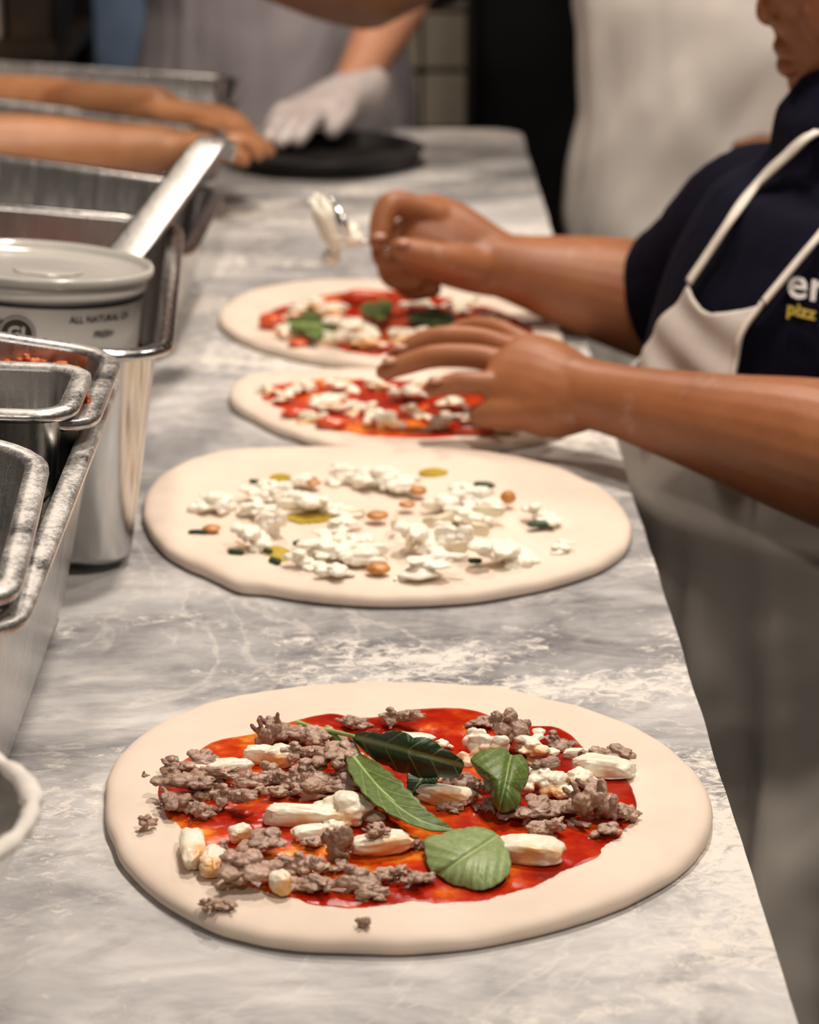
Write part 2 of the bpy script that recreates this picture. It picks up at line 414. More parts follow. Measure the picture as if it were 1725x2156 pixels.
# ------------------------------------------------------------------ steel pans on the left, tipped towards the cooks
def rr(W, L, r, off, n=7):
    """rounded rectangle loop, x in [-W,0], y in [0,L], offset outward"""
    pts = []; r2 = max(r + off, .001)
    for cx, cy, a0 in ((-r, r, -90), (-r, L - r, 0), (-W + r, L - r, 90), (-W + r, r, 180)):
        for k in range(n):
            a = math.radians(a0 + 90 * k / (n - 1)); pts.append((cx + r2 * math.cos(a), cy + r2 * math.sin(a)))
    return pts
def pan_mesh(W, L, H, r=.03, rim=.012, taper=.006, th=.0012):
    prof = [(-taper - .02, th), (-taper - .006, th * 2), (-taper - th, .008), (-th, H - .004), (-.0005, H - .0008), (.003, H), (rim - .003, H), (rim - .0006, H - .0012), (rim, H - .004),
            (rim - .001, H - .0062), (rim - .003, H - .006), (rim - .004, H - .0035), (.003, H - .0025), (.0005, H - .005), (-taper, .008), (-taper - .005, .001), (-taper - .02, 0)]
    V, Fc = [], []; N = 28
    for off, z in prof:
        V += [(x, y, z) for x, y in rr(W, L, r, off)]
    for i in range(len(prof) - 1):
        for k in range(N): Fc.append((i * N + k, (i + 1) * N + k, (i + 1) * N + (k + 1) % N, i * N + (k + 1) % N))
    Fc.append(tuple(range(N))); Fc.append(tuple((len(prof) - 1) * N + k for k in range(N))[::-1])
    return V, Fc
def pan(label, corner, W, L, H, tilt, yaw, mat, r=.03, rim=.012, group='steel pans along the counter', name='steel_pan', base=None, taper=.006):
    """corner: world point of the near right outer rim corner (where its straight sides would meet)"""
    o = mk(name, *pan_mesh(W, L, H, r, rim, taper), mat); tag(o, label, 'pan', group)
    o.rotation_euler = (0, math.radians(tilt), math.radians(yaw))
    R = o.rotation_euler.to_matrix(); o.location = Vector(corner) - R @ Vector((rim, -rim, H))
    return o
c1 = pan('deep floury steel pan nearest the camera holding the smaller pans', (-.165, 1.04, ZT + .155), .34, .45, .155, 9, 0, M['steel_floury'], .028)
c2 = pan('deep steel pan holding the white plastic tub', (-.137, 1.535, ZT + .155), .34, .42, .155, 6, 3.4, M['steel'], .035)
c3 = pan('wide steel pan behind the pan with the white tub', (-.166, 2.085, ZT + .100), .34, .29, .100, 8, -2, M['steel'], .03, .014)
c4 = pan('steel pan under the bare forearms at the far end of the row', (-.172, 2.42, ZT + .098), .34, .30, .098, 8, 0, M['steel'], .03, .014)
pA = pan('small floury steel pan nearest the camera, dark inside', (-.165, 1.035, ZT + .172), .162, .225, .10, 11, 3.5, M['steel_floury'], .025, .012, 'small pans set into the deep pan', taper=.004)
pC = pan('small steel pan filled with oily sun-dried tomatoes', (-.162, 1.318, ZT + .172), .165, .150, .10, 9, 0, M['steel_lightdust'], .022, .012, 'small pans set into the deep pan', taper=.004)
pB = pan('small shallow floury pan perched over the sun-dried tomatoes', (-.170, 1.293, ZT + .187), .165, .088, .060, 2, 0, M['steel_floury'], .016, .011, 'small pans set into the deep pan', taper=.004)
# riser that tips the pans up at their left side
tag(box('pan_riser', (-.60, 1.02, ZT), (-.50, 2.75, ZT + .035), M['steel'], None, .003), 'low steel riser bar under the left side of the pans', 'riser')

# sun-dried tomatoes
def sphere_grid(n=14):
    V, idx, Fc = [], {}, []
    for ax in range(3):
        for sg in (-1, 1):
            for i in range(n + 1):
                for j in range(n + 1):
                    p = [0, 0, 0]; p[ax] = sg; p[(ax + 1) % 3] = math.tan((2 * i / n - 1) * math.pi / 4); p[(ax + 2) % 3] = math.tan((2 * j / n - 1) * math.pi / 4)
                    key = tuple(round(c, 5) for c in p)
                    if key not in idx: idx[key] = len(V); V.append(np.array(p) / np.linalg.norm(p))
            def g(i, j):
                p = [0, 0, 0]; p[ax] = sg; p[(ax + 1) % 3] = math.tan((2 * i / n - 1) * math.pi / 4); p[(ax + 2) % 3] = math.tan((2 * j / n - 1) * math.pi / 4)
                return idx[tuple(round(c, 5) for c in p)]
            for i in range(n):
                for j in range(n):
                    q = (g(i, j), g(i + 1, j), g(i + 1, j + 1), g(i, j + 1)); Fc.append(q if sg > 0 else q[::-1])
    return np.array(V), Fc
SG = {n: sphere_grid(n) for n in (8, 12, 18)}
_seed = [100]
def blob(name, kind, dims, mat, loc, rotz=0., tilt=0., n=12):
    """irregular lump: kind sets how craggy it is"""
    V, Fc = SG[n]; _seed[0] += 13; s = _seed[0]
    off = np.array([s * .37, s * .91, s * .53]) % 50
    if kind == 'crumb':
        q = np.sign(V) * np.abs(V) ** .85
        r = .78 + .42 * vnoise(V * 1.5 + off, s) + .46 * (np.abs(vnoise(V * 3.1 + off, s + 1)) - .25) + .20 * vnoise(V * 6.2 + off, s + 2) + .10 * vnoise(V * 12 + off, s + 3)
        P = q * np.clip(r, .3, 1.6)[:, None]
    elif kind == 'chunk':
        q = np.sign(V) * np.abs(V) ** .60; q /= np.maximum(1, np.abs(q).max(axis=1))[:, None]
        P = q.copy(); h1 = vnoise(np.array([off, off + 3, off + 7]), s)
        for a_ in range(3): P[:, a_] += .20 * vnoise(q * 1.1 + off + 9 * a_, s + a_) + .10 * vnoise(q * 2.6 + off + 5 * a_, s + 3 + a_) + .045 * vnoise(q * 6 + off, s + 6 + a_)
        P[:, 0] += .22 * P[:, 1] * h1[0]; P[:, 2] += .20 * P[:, 0] * h1[1]; P[:, 1] *= 1 + .25 * P[:, 0] * h1[2]
    elif kind == 'curd':
        r = .84 + .22 * vnoise(V * 1.6 + off, s) + .26 * (np.abs(vnoise(V * 3.4 + off, s + 1)) - .3) + .10 * vnoise(V * 8 + off, s + 2)
        P = (np.sign(V) * np.abs(V) ** .8) * r[:, None]
    else:
        r = .92 + .12 * vnoise(V * 1.8 + off, s) + .05 * vnoise(V * 6 + off, s + 1); P = V * r[:, None]
    P = P / np.abs(P).max(axis=0) * (np.array(dims) / 2)
    o = mk(name, P, Fc, mat); o.location = tuple(loc); o.rotation_euler = (tilt, 0, rotz)
    return o
def cluster_mesh(kind, seed):
    """a crumb of minced meat or curd: many small lumps grown together into one skin, 2 cm nominal size"""
    r_ = random.Random(seed); pts = [(np.zeros(3), .005)]; parts = []
    n = {'crumb': r_.randint(24, 38), 'curd': r_.randint(16, 24)}[kind]
    ax = np.array([1, r_.uniform(.6, .95), r_.uniform(.5, .9)])
    for k in range(n):
        b, rb = r_.choice(pts[-8:]); d = np.array([r_.gauss(0, 1) for _ in range(3)]) * ax; d /= np.linalg.norm(d)
        r = r_.uniform(.0013, .0034) if kind == 'crumb' else r_.uniform(.0022, .0048)
        pts.append((b + d * (rb + r) * .72, r))
    for p, r in pts: parts.append(ball(p, (r * r_.uniform(.8, 1.3), r * r_.uniform(.8, 1.3), r * r_.uniform(.7, 1.15)), 12))
    if kind == 'crumb':
        for k in range(5):
            p, r = r_.choice(pts); d = np.array([r_.gauss(0, 1) for _ in range(3)]); d /= np.linalg.norm(d); e = np.array([r_.gauss(0, 1) for _ in range(3)]) * .0025
            parts.append(tube([(p, .0016), (p + d * .003 + e * .7, .0014), (p + d * .0045 + e * 1.3, .0011)], seg=8, n=3))
    o = organic('lump_tmp', parts, None, .00055 if kind == 'crumb' else .0008, 1 if kind == 'crumb' else 3,
                disp=(lambda P: .0013 * fbm(P * 520 + seed, seed, 3)) if kind == 'crumb' else (lambda P: .0014 * fbm(P * 330 + seed, seed, 3)))
    me = o.data; bpy.data.objects.remove(o); co = np.empty(len(me.vertices) * 3); me.vertices.foreach_get('co', co); co = co.reshape(-1, 3)
    lo, hi = co.min(axis=0), co.max(axis=0); co = (co - (lo + hi) / 2) / (hi - lo) * .02; me.vertices.foreach_set('co', co.ravel()); me.update()
    return me
CL = {'crumb': [cluster_mesh('crumb', 300 + k) for k in range(16)], 'curd': [cluster_mesh('curd', 400 + k) for k in range(9)]}
_mm = {}
def cluster(name, kind, dims, mat, loc, rotz):
    k = _seed[0] = _seed[0] + 1; v = k % len(CL[kind]); key = (kind, v, mat.name)
    if key not in _mm:
        me = CL[kind][v].copy(); me.materials.clear(); me.materials.append(mat); me.name = name; _mm[key] = me
    o = bpy.data.objects.new(name, _mm[key]); COL.objects.link(o)
    o.location = tuple(loc); o.rotation_euler = (0, 0, rotz); o.scale = [d / .02 for d in dims]
    return o
def lump(name, kind, px, py, w, h, base, mat, label, cat, group=None, rot=0., n=12, flat=None, dratio=.9):
    """a lump seen w x h pixels large at (px,py), resting at height base above the worktop"""
    g = atz(px, py, base); sc = np.linalg.norm(g - _c) / FPX
    wm, hm = w * sc, h * sc; el = math.asin((_c[2] - g[2]) / np.linalg.norm(g - _c))
    dm = wm * dratio
    hh = flat if flat else max((hm - math.sin(el) * dm * .85) / math.cos(el), .38 * min(wm, hm / math.sin(el)))
    if not flat and hh > 1.3 * wm: hh = 1.3 * wm
    dm = min(dm, max((hm - hh * math.cos(el) * .8) / math.sin(el), .35 * wm))
    if kind == 'chunk' and h > w and not flat: hh = min(hh, .0115); dm = max((hm - hh * .9) / math.sin(el), .4 * wm)
    P = atz(px, py, base + hh * .46); P[2] = ZT + base + hh * .44
    if kind == 'chunk' and not flat: hh = min(hh, .0125)
    P = atz(px, py, base + hh * .46); P[2] = ZT + base + hh * .44
    if kind in CL and n != 8:
        # dims are in the turned frame: keep the seen width for any turn
        return tag(cluster(name, kind, (wm * 1.10, max(dm, .7 * wm) * 1.05, max(hh * 1.12, .50 * wm)), mat, P, math.radians(rot % 40 - 20)), label, cat, group)
    return tag(blob(name, kind, (wm * 1.06, dm * 1.06, hh), mat, P, math.radians(rot), 0, n), label, cat, group)
k = 0
for (px, py, w, h, wh) in ((20, 775, 60, 26, 'at the left edge of the frame'), (60, 768, 62, 34, 'standing up as the tallest peak'), (110, 778, 66, 28, 'right beside the tallest peak'), (150, 790, 55, 24, 'against the right end of the pan'),
                       (175, 815, 40, 34, 'in the right corner by the perched pan'), (182, 850, 26, 40, 'squeezed between the perched pan and the rim')):
    lump('sun_dried_tomato', 'crumb', px, py, w * 1.15, h * 1.5, .167, M['tomato'], 'glossy orange sun-dried tomato in the small pan, ' + wh, 'tomato', 'sun-dried tomatoes in the small pan', n=12); k += 1
# bed of tomatoes below the ones that stick out
V, Fc = join([ball((0, 0, 0), (.070, .027, .016), 24)])
o = mk('tomato_oil', V, Fc, M['tomato']); o.location = (-.262, 1.432, ZT + .156); tag(o, 'orange oily layer filling the small pan under the tomatoes', 'tomato oil', kind='stuff')

# sauce inside the pan behind the tub
R2 = c2.rotation_euler.to_matrix()
o = box('tomato_sauce', (-.325, .27, .03), (-.016, .41, .062), M['sauce'], None, .006); o.location = c2.location; o.rotation_euler = c2.rotation_euler
tag(o, 'dark orange tomato sauce in the deep pan behind the white tub', 'sauce', kind='stuff')

# white tub with lid and print
TC = np.array([-.262, 1.725, 0]); TZ = ZT + .176
def lathe(prof, n=64):
    V, Fc = [], []
    for r, z in prof: V += [(r * math.cos(2 * math.pi * k / n), r * math.sin(2 * math.pi * k / n), z) for k in range(n)]
    for i in range(len(prof) - 1):
        for k in range(n): Fc.append((i * n + k, i * n + (k + 1) % n, (i + 1) * n + (k + 1) % n, (i + 1) * n + k))
    return V, Fc
tub = thing('plastic_tub', 'round white plastic tub with black band and printed lettering in the steel pan', 'tub', (TC[0], TC[1] - .004, TZ - .133))
tub.rotation_euler = (math.radians(-3.5), math.radians(4.5), 0)
zt = .135
def tubr(z): return .0735 + .0050 * z / .118
tubb = mk('tub_body', *lathe([(.0005, .001), (.066, .001), (.071, .004), (.0735, .008), (tubr(.09), .09), (tubr(.118), .118), (.0803, .1185), (.0808, .1195), (.0815, .1285), (.079, .1285), (.077, .1), (.0005, .1)]), M['plastic'], tub)
mk('tub_lid', *lathe([(.0812, .1272), (.0845, .1275), (.0855, .1290), (.0855, .1330), (.0843, .1347), (.0825, .1345), (.0808, .1305), (.079, .1285), (.06, .1278), (.0005, .1282)]), M['lid'], tub)
blob_o = blob('lid_mark', 'soft', (.05, .042, .0022), M['lid'], (0, 0, 0), 0, 0, 8); blob_o.parent = tub; blob_o.location = (.012, -.01, .1286)
mk('black_band', *lathe([(tubr(.112) + .0002, .1130), (tubr(.112) + .0005, .1131), (tubr(.115) + .0005, .1163), (tubr(.115) + .0002, .1164)]), M['ink'], tubb)
def text_mesh(body, size, shear=0.0, bold=0.0):
    cu = bpy.data.curves.new('lettering', 'FONT'); cu.body = body; cu.size = size; cu.shear = shear; cu.offset = bold; cu.align_x = 'CENTER'; cu.resolution_u = 3
    t = bpy.data.objects.new('lettering_tmp', cu); COL.objects.link(t)
    me = bpy.data.meshes.new_from_object(t.evaluated_get(bpy.context.evaluated_depsgraph_get()))
    bpy.data.objects.remove(t); bpy.data.curves.remove(cu)
    bm = bmesh.new(); bm.from_mesh(me); bmesh.ops.triangulate(bm, faces=bm.faces[:])
    bmesh.ops.subdivide_edges(bm, edges=[e for e in bm.edges if e.calc_length() > size * .25], cuts=1)
    bm.to_mesh(me); bm.free(); return me
def on_tub(me, ang, z, name, mat, lift=.0007):
    for v in me.vertices:
        zz = z + v.co.y; r = tubr(zz) + lift; a = math.radians(ang) + v.co.x / r
        v.co = Vector((r * math.cos(a), r * math.sin(a), zz))
    me.materials.clear(); return link(name, me, mat, tubb, smooth=False)
on_tub(text_mesh('ALL NATURAL CH', .0066, 0, .00012), -44, .1035, 'lettering', M['ink'])
on_tub(text_mesh('FRESH', .0066, .15, .00012), -43, .0925, 'lettering', M['ink_dark_olive'])
on_tub(text_mesh('in Made', .0125, .35, .0001), -112, .0985, 'lettering', M['ink_dark_olive'])
def disc_mesh(r0, r1, n=40):
    me = bpy.data.meshes.new('badge'); V = []; Fc = []
    rings = np.linspace(r0, r1, 4)
    for r in rings: V += [(r * math.cos(2 * math.pi * k / n), r * math.sin(2 * math.pi * k / n), 0) for k in range(n)]
    for i in range(3):
        for k in range(n): Fc.append((i * n + k, i * n + (k + 1) % n, (i + 1) * n + (k + 1) % n, (i + 1) * n + k))
    me.from_pydata(V, [], Fc); return me
on_tub(disc_mesh(.0001, .0130), -90, .0945, 'badge', M['ink_dark_olive'], .0005)
on_tub(disc_mesh(.0112, .0120), -90, .0945, 'badge_ring', M['plastic'], .0008)
on_tub(text_mesh('GI', .0125, 0, .0002), -90, .0915, 'lettering', M['plastic'], .0009)

# ladle with a flat bent handle standing in the sauce
lad = thing('ladle', 'steel ladle with a wide flat hooked handle leaning in the sauce pan', 'ladle', tuple(aty(250, 560, 1.86)))
def ribbon(path, wid, th, side, mat, name, parent):
    pts = catmull(path, 8); V, Fc = [], []; side = np.array(side, float); side /= np.linalg.norm(side)
    P = np.array(pts); T = np.gradient(P, axis=0); T /= np.linalg.norm(T, axis=1)[:, None]
    W = np.interp(np.linspace(0, 1, len(P)), np.linspace(0, 1, len(wid)), wid)
    for p, t, w in zip(P, T, W):
        s = side - t * (side @ t); s /= np.linalg.norm(s); nn = np.cross(s, t)
        for a, b in ((-1, -1), (-.85, -1.2), (.85, -1.2), (1, -1), (1, 1), (.85, 1.2), (-.85, 1.2), (-1, 1)): V.append(p + s * a * w / 2 + nn * b * th / 2)
    for i in range(len(P) - 1):
        for k in range(8): Fc.append((i * 8 + k, i * 8 + (k + 1) % 8, (i + 1) * 8 + (k + 1) % 8, (i + 1) * 8 + k))
    Fc.append(tuple(range(8))[::-1]); Fc.append(tuple((len(P) - 1) * 8 + k for k in range(8)))
    o = mk(name, V, Fc, mat, None); 
    if parent: o.data.transform(Matrix.Translation(-Vector(parent.location))); o.parent = parent
    return o
hp = [aty(225, 585, 1.83), aty(290, 505, 1.88), aty(365, 405, 1.95), aty(425, 325, 2.0), aty(452, 298, 2.03), aty(470, 302, 2.06), aty(470, 330, 2.07)]
ribbon(hp, [.030, .030, .029, .028, .027, .024, .020], .004, (.82, -.36, -.10), M['steel_brushed'], 'handle', lad)
V, Fc = ball((0, 0, 0), (.035, .035, .028), 20); o = mk('ladle_bowl', V, Fc, M['steel'], lad); o.location = Vector(aty(215, 600, 1.82)) - Vector(lad.location) + Vector((-.02, 0, -.05))

# flour bowl at the lower left
bw = thing('flour_bowl', 'small round bowl with a thick flour-caked rim at the near left', 'bowl', (-.216, .897, ZT))
mk('bowl_body', *lathe([(.0005, .0), (.026, .0), (.030, .010), (.040, .045), (.054, .090), (.068, .122), (.0745, .1325), (.0770, .1345), (.0735, .137), (.0690, .1335), (.060, .115), (.048, .085), (.034, .045), (.024, .012), (.0005, .010)]), M['steel_floury'], bw)
th = np.linspace(0, 2 * math.pi, 96, endpoint=False); V, Fc = [], []
for a in th:
    q = fbm(np.array([[math.cos(a) * 9, math.sin(a) * 9, 2.0]]), 9, 3)[0]
    for b in range(10):
        f = 2 * math.pi * b / 10; r = (.0040 + .0030 * q) ; V.append(((.0735 + r * math.cos(f)) * math.cos(a), (.0735 + r * math.cos(f)) * math.sin(a), .1358 + r * .8 * math.sin(f)))
for i in range(96):
    for b in range(10): Fc.append((i * 10 + b, ((i + 1) % 96) * 10 + b, ((i + 1) % 96) * 10 + (b + 1) % 10, i * 10 + (b + 1) % 10))
mk('flour_crust', V, Fc, M['flour'], bw)
V, Fc = SG[18]; P = V * (.057, .057, .014) ; P[:, 2] += .004 * fbm(V * 4, 3, 3); o = mk('flour_heap', P, Fc, M['flour'], bw); o.location = (0, 0, .104)

# ------------------------------------------------------------------ pizzas
def polar(outline, nth=220, seed=1, wob=0.0):
    """radius by angle about the centroid from world outline points (x,y)"""
    P = np.array(outline)[:, :2]; c = (P.max(axis=0) + P.min(axis=0)) / 2
    a = np.arctan2(P[:, 1] - c[1], P[:, 0] - c[0]); r = np.hypot(P[:, 0] - c[0], P[:, 1] - c[1]); o = np.argsort(a); a, r = a[o], r[o]
    A = np.concatenate([a - 2 * math.pi, a, a + 2 * math.pi]); Rr = np.concatenate([r, r, r])
    th = np.linspace(-math.pi, math.pi, nth, endpoint=False); R = np.interp(th, A, Rr)
    for _ in range(3): R = (np.roll(R, 1) + 2 * R + np.roll(R, -1)) / 4
    if wob: R = R + wob * fbm(np.c_[np.cos(th) * 6, np.sin(th) * 6, th * 0], seed, 3)
    return c, th, R
def dough_z(x, y, c, seed, th_in):
    return th_in + .0012 * fbm(np.c_[x * 14, y * 14, x * 0], seed, 3)
class Pizza:
    def __init__(s, label, outline, seed, t_in=.0080, t_rim=.0100):
        W = [atz(x, y, .003) for x, y in outline]; s.c, th, R = polar(W, 240, seed, .0012); s.t = t_in; s.seed = seed
        s.root = thing('pizza', label, 'pizza', (s.c[0], s.c[1], ZT))
        rho = [0, .15, .3, .45, .6, .7, .78, .84, .89, .93, .96, .98, .993, 1.0, .996, .975, .93]
        hz = [None] * 8 + [None] * 0
        V, Fc = [], []
        n = len(th)
        def top(rh):
            k = np.clip((rh - .62) / .22, 0, 1); k = k * k * (3 - 2 * k); return t_in + (t_rim - t_in) * k
        zs = [(top(r), 0) for r in rho[:9]] + [(t_rim * .985, 0), (t_rim * .93, 0), (t_rim * .84, 0), (t_rim * .68, 0), (t_rim * .42, 0), (t_rim * .16, 0), (t_rim * .03, 0), (0, 0)]
        for r, (z, _) in zip(rho, zs):
            x, y = np.cos(th) * R * r, np.sin(th) * R * r
            zz = z + (.0014 * fbm(np.c_[x * 22, y * 22, x * 0 + .3], seed + 5, 3) + .0008 * fbm(np.c_[x * 60, y * 60, x * 0], seed + 8, 2)) * (1 if z > t_rim * .6 else z / t_rim)
            V += list(np.c_[x, y, zz])
        for i in range(len(rho) - 1):
            for k in range(n): Fc.append((i * n + k, (i + 1) * n + k, (i + 1) * n + (k + 1) % n, i * n + (k + 1) % n))
        mk('dough', V, Fc, M['dough'], s.root)
    def sauce(s, outline, h=.0016, seed=3, name='sauce', mat=None):
        W = [atz(x, y, s.t + .001) for x, y in outline]; c, th, R = polar(W, 420, seed, .0014)
        rho = list(np.linspace(.001, .93, 60)) + [.95, .97, .985, .994, 1.0]; V, Fc = [], []; n = len(th)
        for r in rho:
            x, y = np.cos(th) * R * r + c[0] - s.c[0], np.sin(th) * R * r + c[1] - s.c[1]
            e = min(1, (1 - r) / .05); e = math.sqrt(max(0, 1 - (1 - e) ** 2))
            z = s.t + .0001 + .0014 * fbm(np.c_[x * 22, y * 22, x * 0 + .3], s.seed + 5, 3) + h * e + .0003 * e * fbm(np.c_[x * 320, y * 320, x * 0], seed, 3) + .0007 * e * fbm(np.c_[x * 45, y * 45, x * 0], seed + 3, 2) + (.0005 if e > 0 else -.0004)
            V += list(np.c_[x, y, z])
        for i in range(len(rho) - 1):
            for k in range(n): Fc.append((i * n + k, (i + 1) * n + k, (i + 1) * n + (k + 1) % n, i * n + (k + 1) % n))
        mk(name, V, Fc, mat or M['sauce'], s.root)

P1 = Pizza('raw pizza nearest the camera with tomato sauce, sausage and basil', [(222, 1680), (235, 1625), (275, 1575), (340, 1530), (430, 1495), (540, 1470), (680, 1455), (830, 1450), (980, 1455), (1120, 1475), (1240, 1505), (1340, 1545), (1400, 1580), (1450, 1620), (1485, 1665), (1500, 1715), (1495, 1760), (1470, 1805), (1420, 1850), (1340, 1895), (1240, 1935), (1120, 1970), (980, 1995), (840, 2005), (700, 2003), (560, 1990), (440, 1958), (360, 1915), (300, 1870), (260, 1825), (240, 1780), (225, 1735)], 21)
P1.sauce([(325, 1665), (345, 1635), (400, 1590), (440, 1565), (530, 1545), (600, 1522), (660, 1508), (700, 1500), (745, 1510), (790, 1512), (850, 1498), (940, 1490), (1000, 1495), (1040, 1510), (1070, 1530), (1120, 1528), (1170, 1530), (1205, 1548), (1230, 1575), (1290, 1605), (1320, 1640), (1338, 1665), (1346, 1690), (1340, 1725), (1312, 1750), (1312, 1768), (1290, 1780), (1278, 1802), (1220, 1832), (1180, 1852), (1110, 1882), (1030, 1902), (930, 1912), (820, 1918), (700, 1913), (640, 1906), (612, 1892), (560, 1882), (480, 1852), (430, 1830), (400, 1795), (380, 1755), (352, 1735), (333, 1700)], .0016, 31)
P2 = Pizza('white raw pizza with ricotta and nuts, second from the camera', [(302, 1080), (312, 1040), (345, 1005), (400, 980), (470, 962), (560, 958), (640, 956), (820, 955), (960, 958), (1080, 970), (1160, 990), (1230, 1018), (1290, 1055), (1322, 1095), (1330, 1130), (1318, 1165), (1280, 1195), (1200, 1225), (1100, 1250), (980, 1268), (860, 1275), (740, 1273), (630, 1262), (545, 1246), (515, 1250), (480, 1235), (440, 1215), (380, 1190), (330, 1150), (308, 1115)], 22, .0080, .0110)
P3 = Pizza('raw pizza with red sauce and cheese under the open hand', [(485, 850), (496, 815), (520, 800), (600, 793), (720, 790), (860, 791), (1000, 800), (1120, 820), (1220, 860), (1238, 890), (1180, 918), (1100, 938), (980, 953), (850, 960), (720, 950), (620, 922), (540, 887), (495, 865)], 23, .008, .010)
P3.sauce([(530, 820), (560, 812), (640, 802), (760, 800), (900, 806), (1000, 820), (1060, 850), (1090, 880), (1060, 912), (980, 922), (860, 924), (760, 920), (680, 905), (600, 868), (540, 832)], .0014, 33)
P4 = Pizza('raw margherita pizza farthest away, under the hand with the spoon', [(463, 680), (475, 650), (520, 622), (600, 605), (700, 597), (800, 598), (920, 605), (1020, 622), (1100, 655), (1160, 690), (1188, 720), (1150, 752), (1080, 776), (960, 788), (840, 785), (720, 770), (600, 750), (520, 725), (475, 700)], 24, .008, .010)
P4.sauce([(548, 672), (580, 650), (640, 632), (720, 615), (800, 612), (900, 622), (1000, 640), (1080, 668), (1130, 695), (1100, 728), (1020, 748), (900, 758), (780, 752), (680, 738), (600, 715), (560, 695)], .0014, 34)
P2.sauce([(475, 1150), (500, 1140), (520, 1152), (560, 1178), (600, 1186), (560, 1192), (510, 1182), (480, 1168)], .0010, 41, 'oil', M['oil'])
P2.sauce([(885, 993), (905, 988), (935, 990), (940, 1000), (910, 1004), (888, 1002)], .0012, 42, 'oil', M['oil'])
P2.sauce([(570, 1003), (595, 998), (612, 1006), (596, 1014), (575, 1012)], .0010, 43, 'oil', M['oil'])
P2.sauce([(600, 1090), (650, 1082), (700, 1090), (660, 1100), (615, 1098)], .0010, 44, 'oil', M['oil'])

# --- toppings of the nearest pizza
ZS = .0098
on1 = ' on the nearest pizza'
G_S, G_M = 'sausage crumbles on the nearest pizza', 'mozzarella pieces on the nearest pizza'
for (px, py, w, h, rot, kind, lab) in (
    (546, 1588, 62, 52, 10, 'chunk', 'rounded white mozzarella lump at the top left, below the tall sausage crumble'),
    (592, 1592, 54, 54, -20, 'chunk', 'pale mozzarella wedge tucked against the big sausage heap at its upper left'),
    (470, 1617, 116, 40, 3, 'chunk', 'long flat mozzarella slab half under the sausage at the far left'),
    (632, 1716, 146, 48, -6, 'chunk', 'long white mozzarella bar just below the big sausage heap'),
    (728, 1704, 128, 68, 0, 'curd', 'lumpy creamy mozzarella curd left of the long basil leaf'),
    (652, 1752, 74, 44, 25, 'chunk', 'mozzarella cube just below the long mozzarella bar'),
    (706, 1745, 58, 40, 0, 'curd', 'small mozzarella curd between cube and creamy curd'),
    (800, 1775, 118, 56, 14, 'chunk', 'mozzarella slab left of the broad pale basil leaf'),
    (408, 1786, 50, 104, 6, 'chunk', 'upright white mozzarella finger at the lower left edge of the sauce'),
    (449, 1812, 52, 86, -10, 'chunk', 'orange-stained mozzarella finger beside the upright white one'),
    (505, 1752, 46, 48, 30, 'chunk', 'mozzarella sliver leaning above the lower left sausage'),
    (590, 1858, 40, 62, 30, 'chunk', 'thin mozzarella strip at the lower left sauce edge'),
    (938, 1673, 108, 50, -18, 'chunk', 'mozzarella piece in the middle under the dark folded basil leaf'),
    (1022, 1572, 92, 84, 0, 'curd', 'tall crumbly mozzarella mound behind the cupped basil leaf'),
    (1128, 1572, 84, 70, 0, 'curd', 'crumbly mozzarella right of the upright sausage at the top'),
    (1160, 1650, 96, 70, 0, 'curd', 'crumbly mozzarella right of the cupped basil leaf'),
    (1215, 1640, 80, 60, 0, 'curd', 'mozzarella curd on the right under the oily sausage'),
    (1272, 1614, 116, 56, -12, 'chunk', 'smooth mozzarella slab at the far right under a sausage crumble'),
    (1112, 1786, 134, 66, -16, 'chunk', 'mozzarella piece with an orange tip right of the broad basil leaf'),
    (928, 1568, 44, 24, 0, 'curd', 'tiny mozzarella crumb in the sauce behind the dark folded leaf'),
    (862, 1553, 96, 22, -8, 'chunk', 'thin mozzarella strip behind the dark folded leaf'),
    (1216, 1586, 62, 24, 0, 'chunk', 'small flat mozzarella piece below the top right sausage crumble'),
    (925, 1640, 60, 34, 0, 'curd', 'mozzarella curd hidden under the right tip of the dark leaf')):
    lump('mozzarella_piece', kind, px, py, w * 1.12, h * 1.12, ZS, M['mozzarella'], lab, 'cheese', G_M, rot, 18, None, .55 if kind == 'chunk' and w > h else .9)
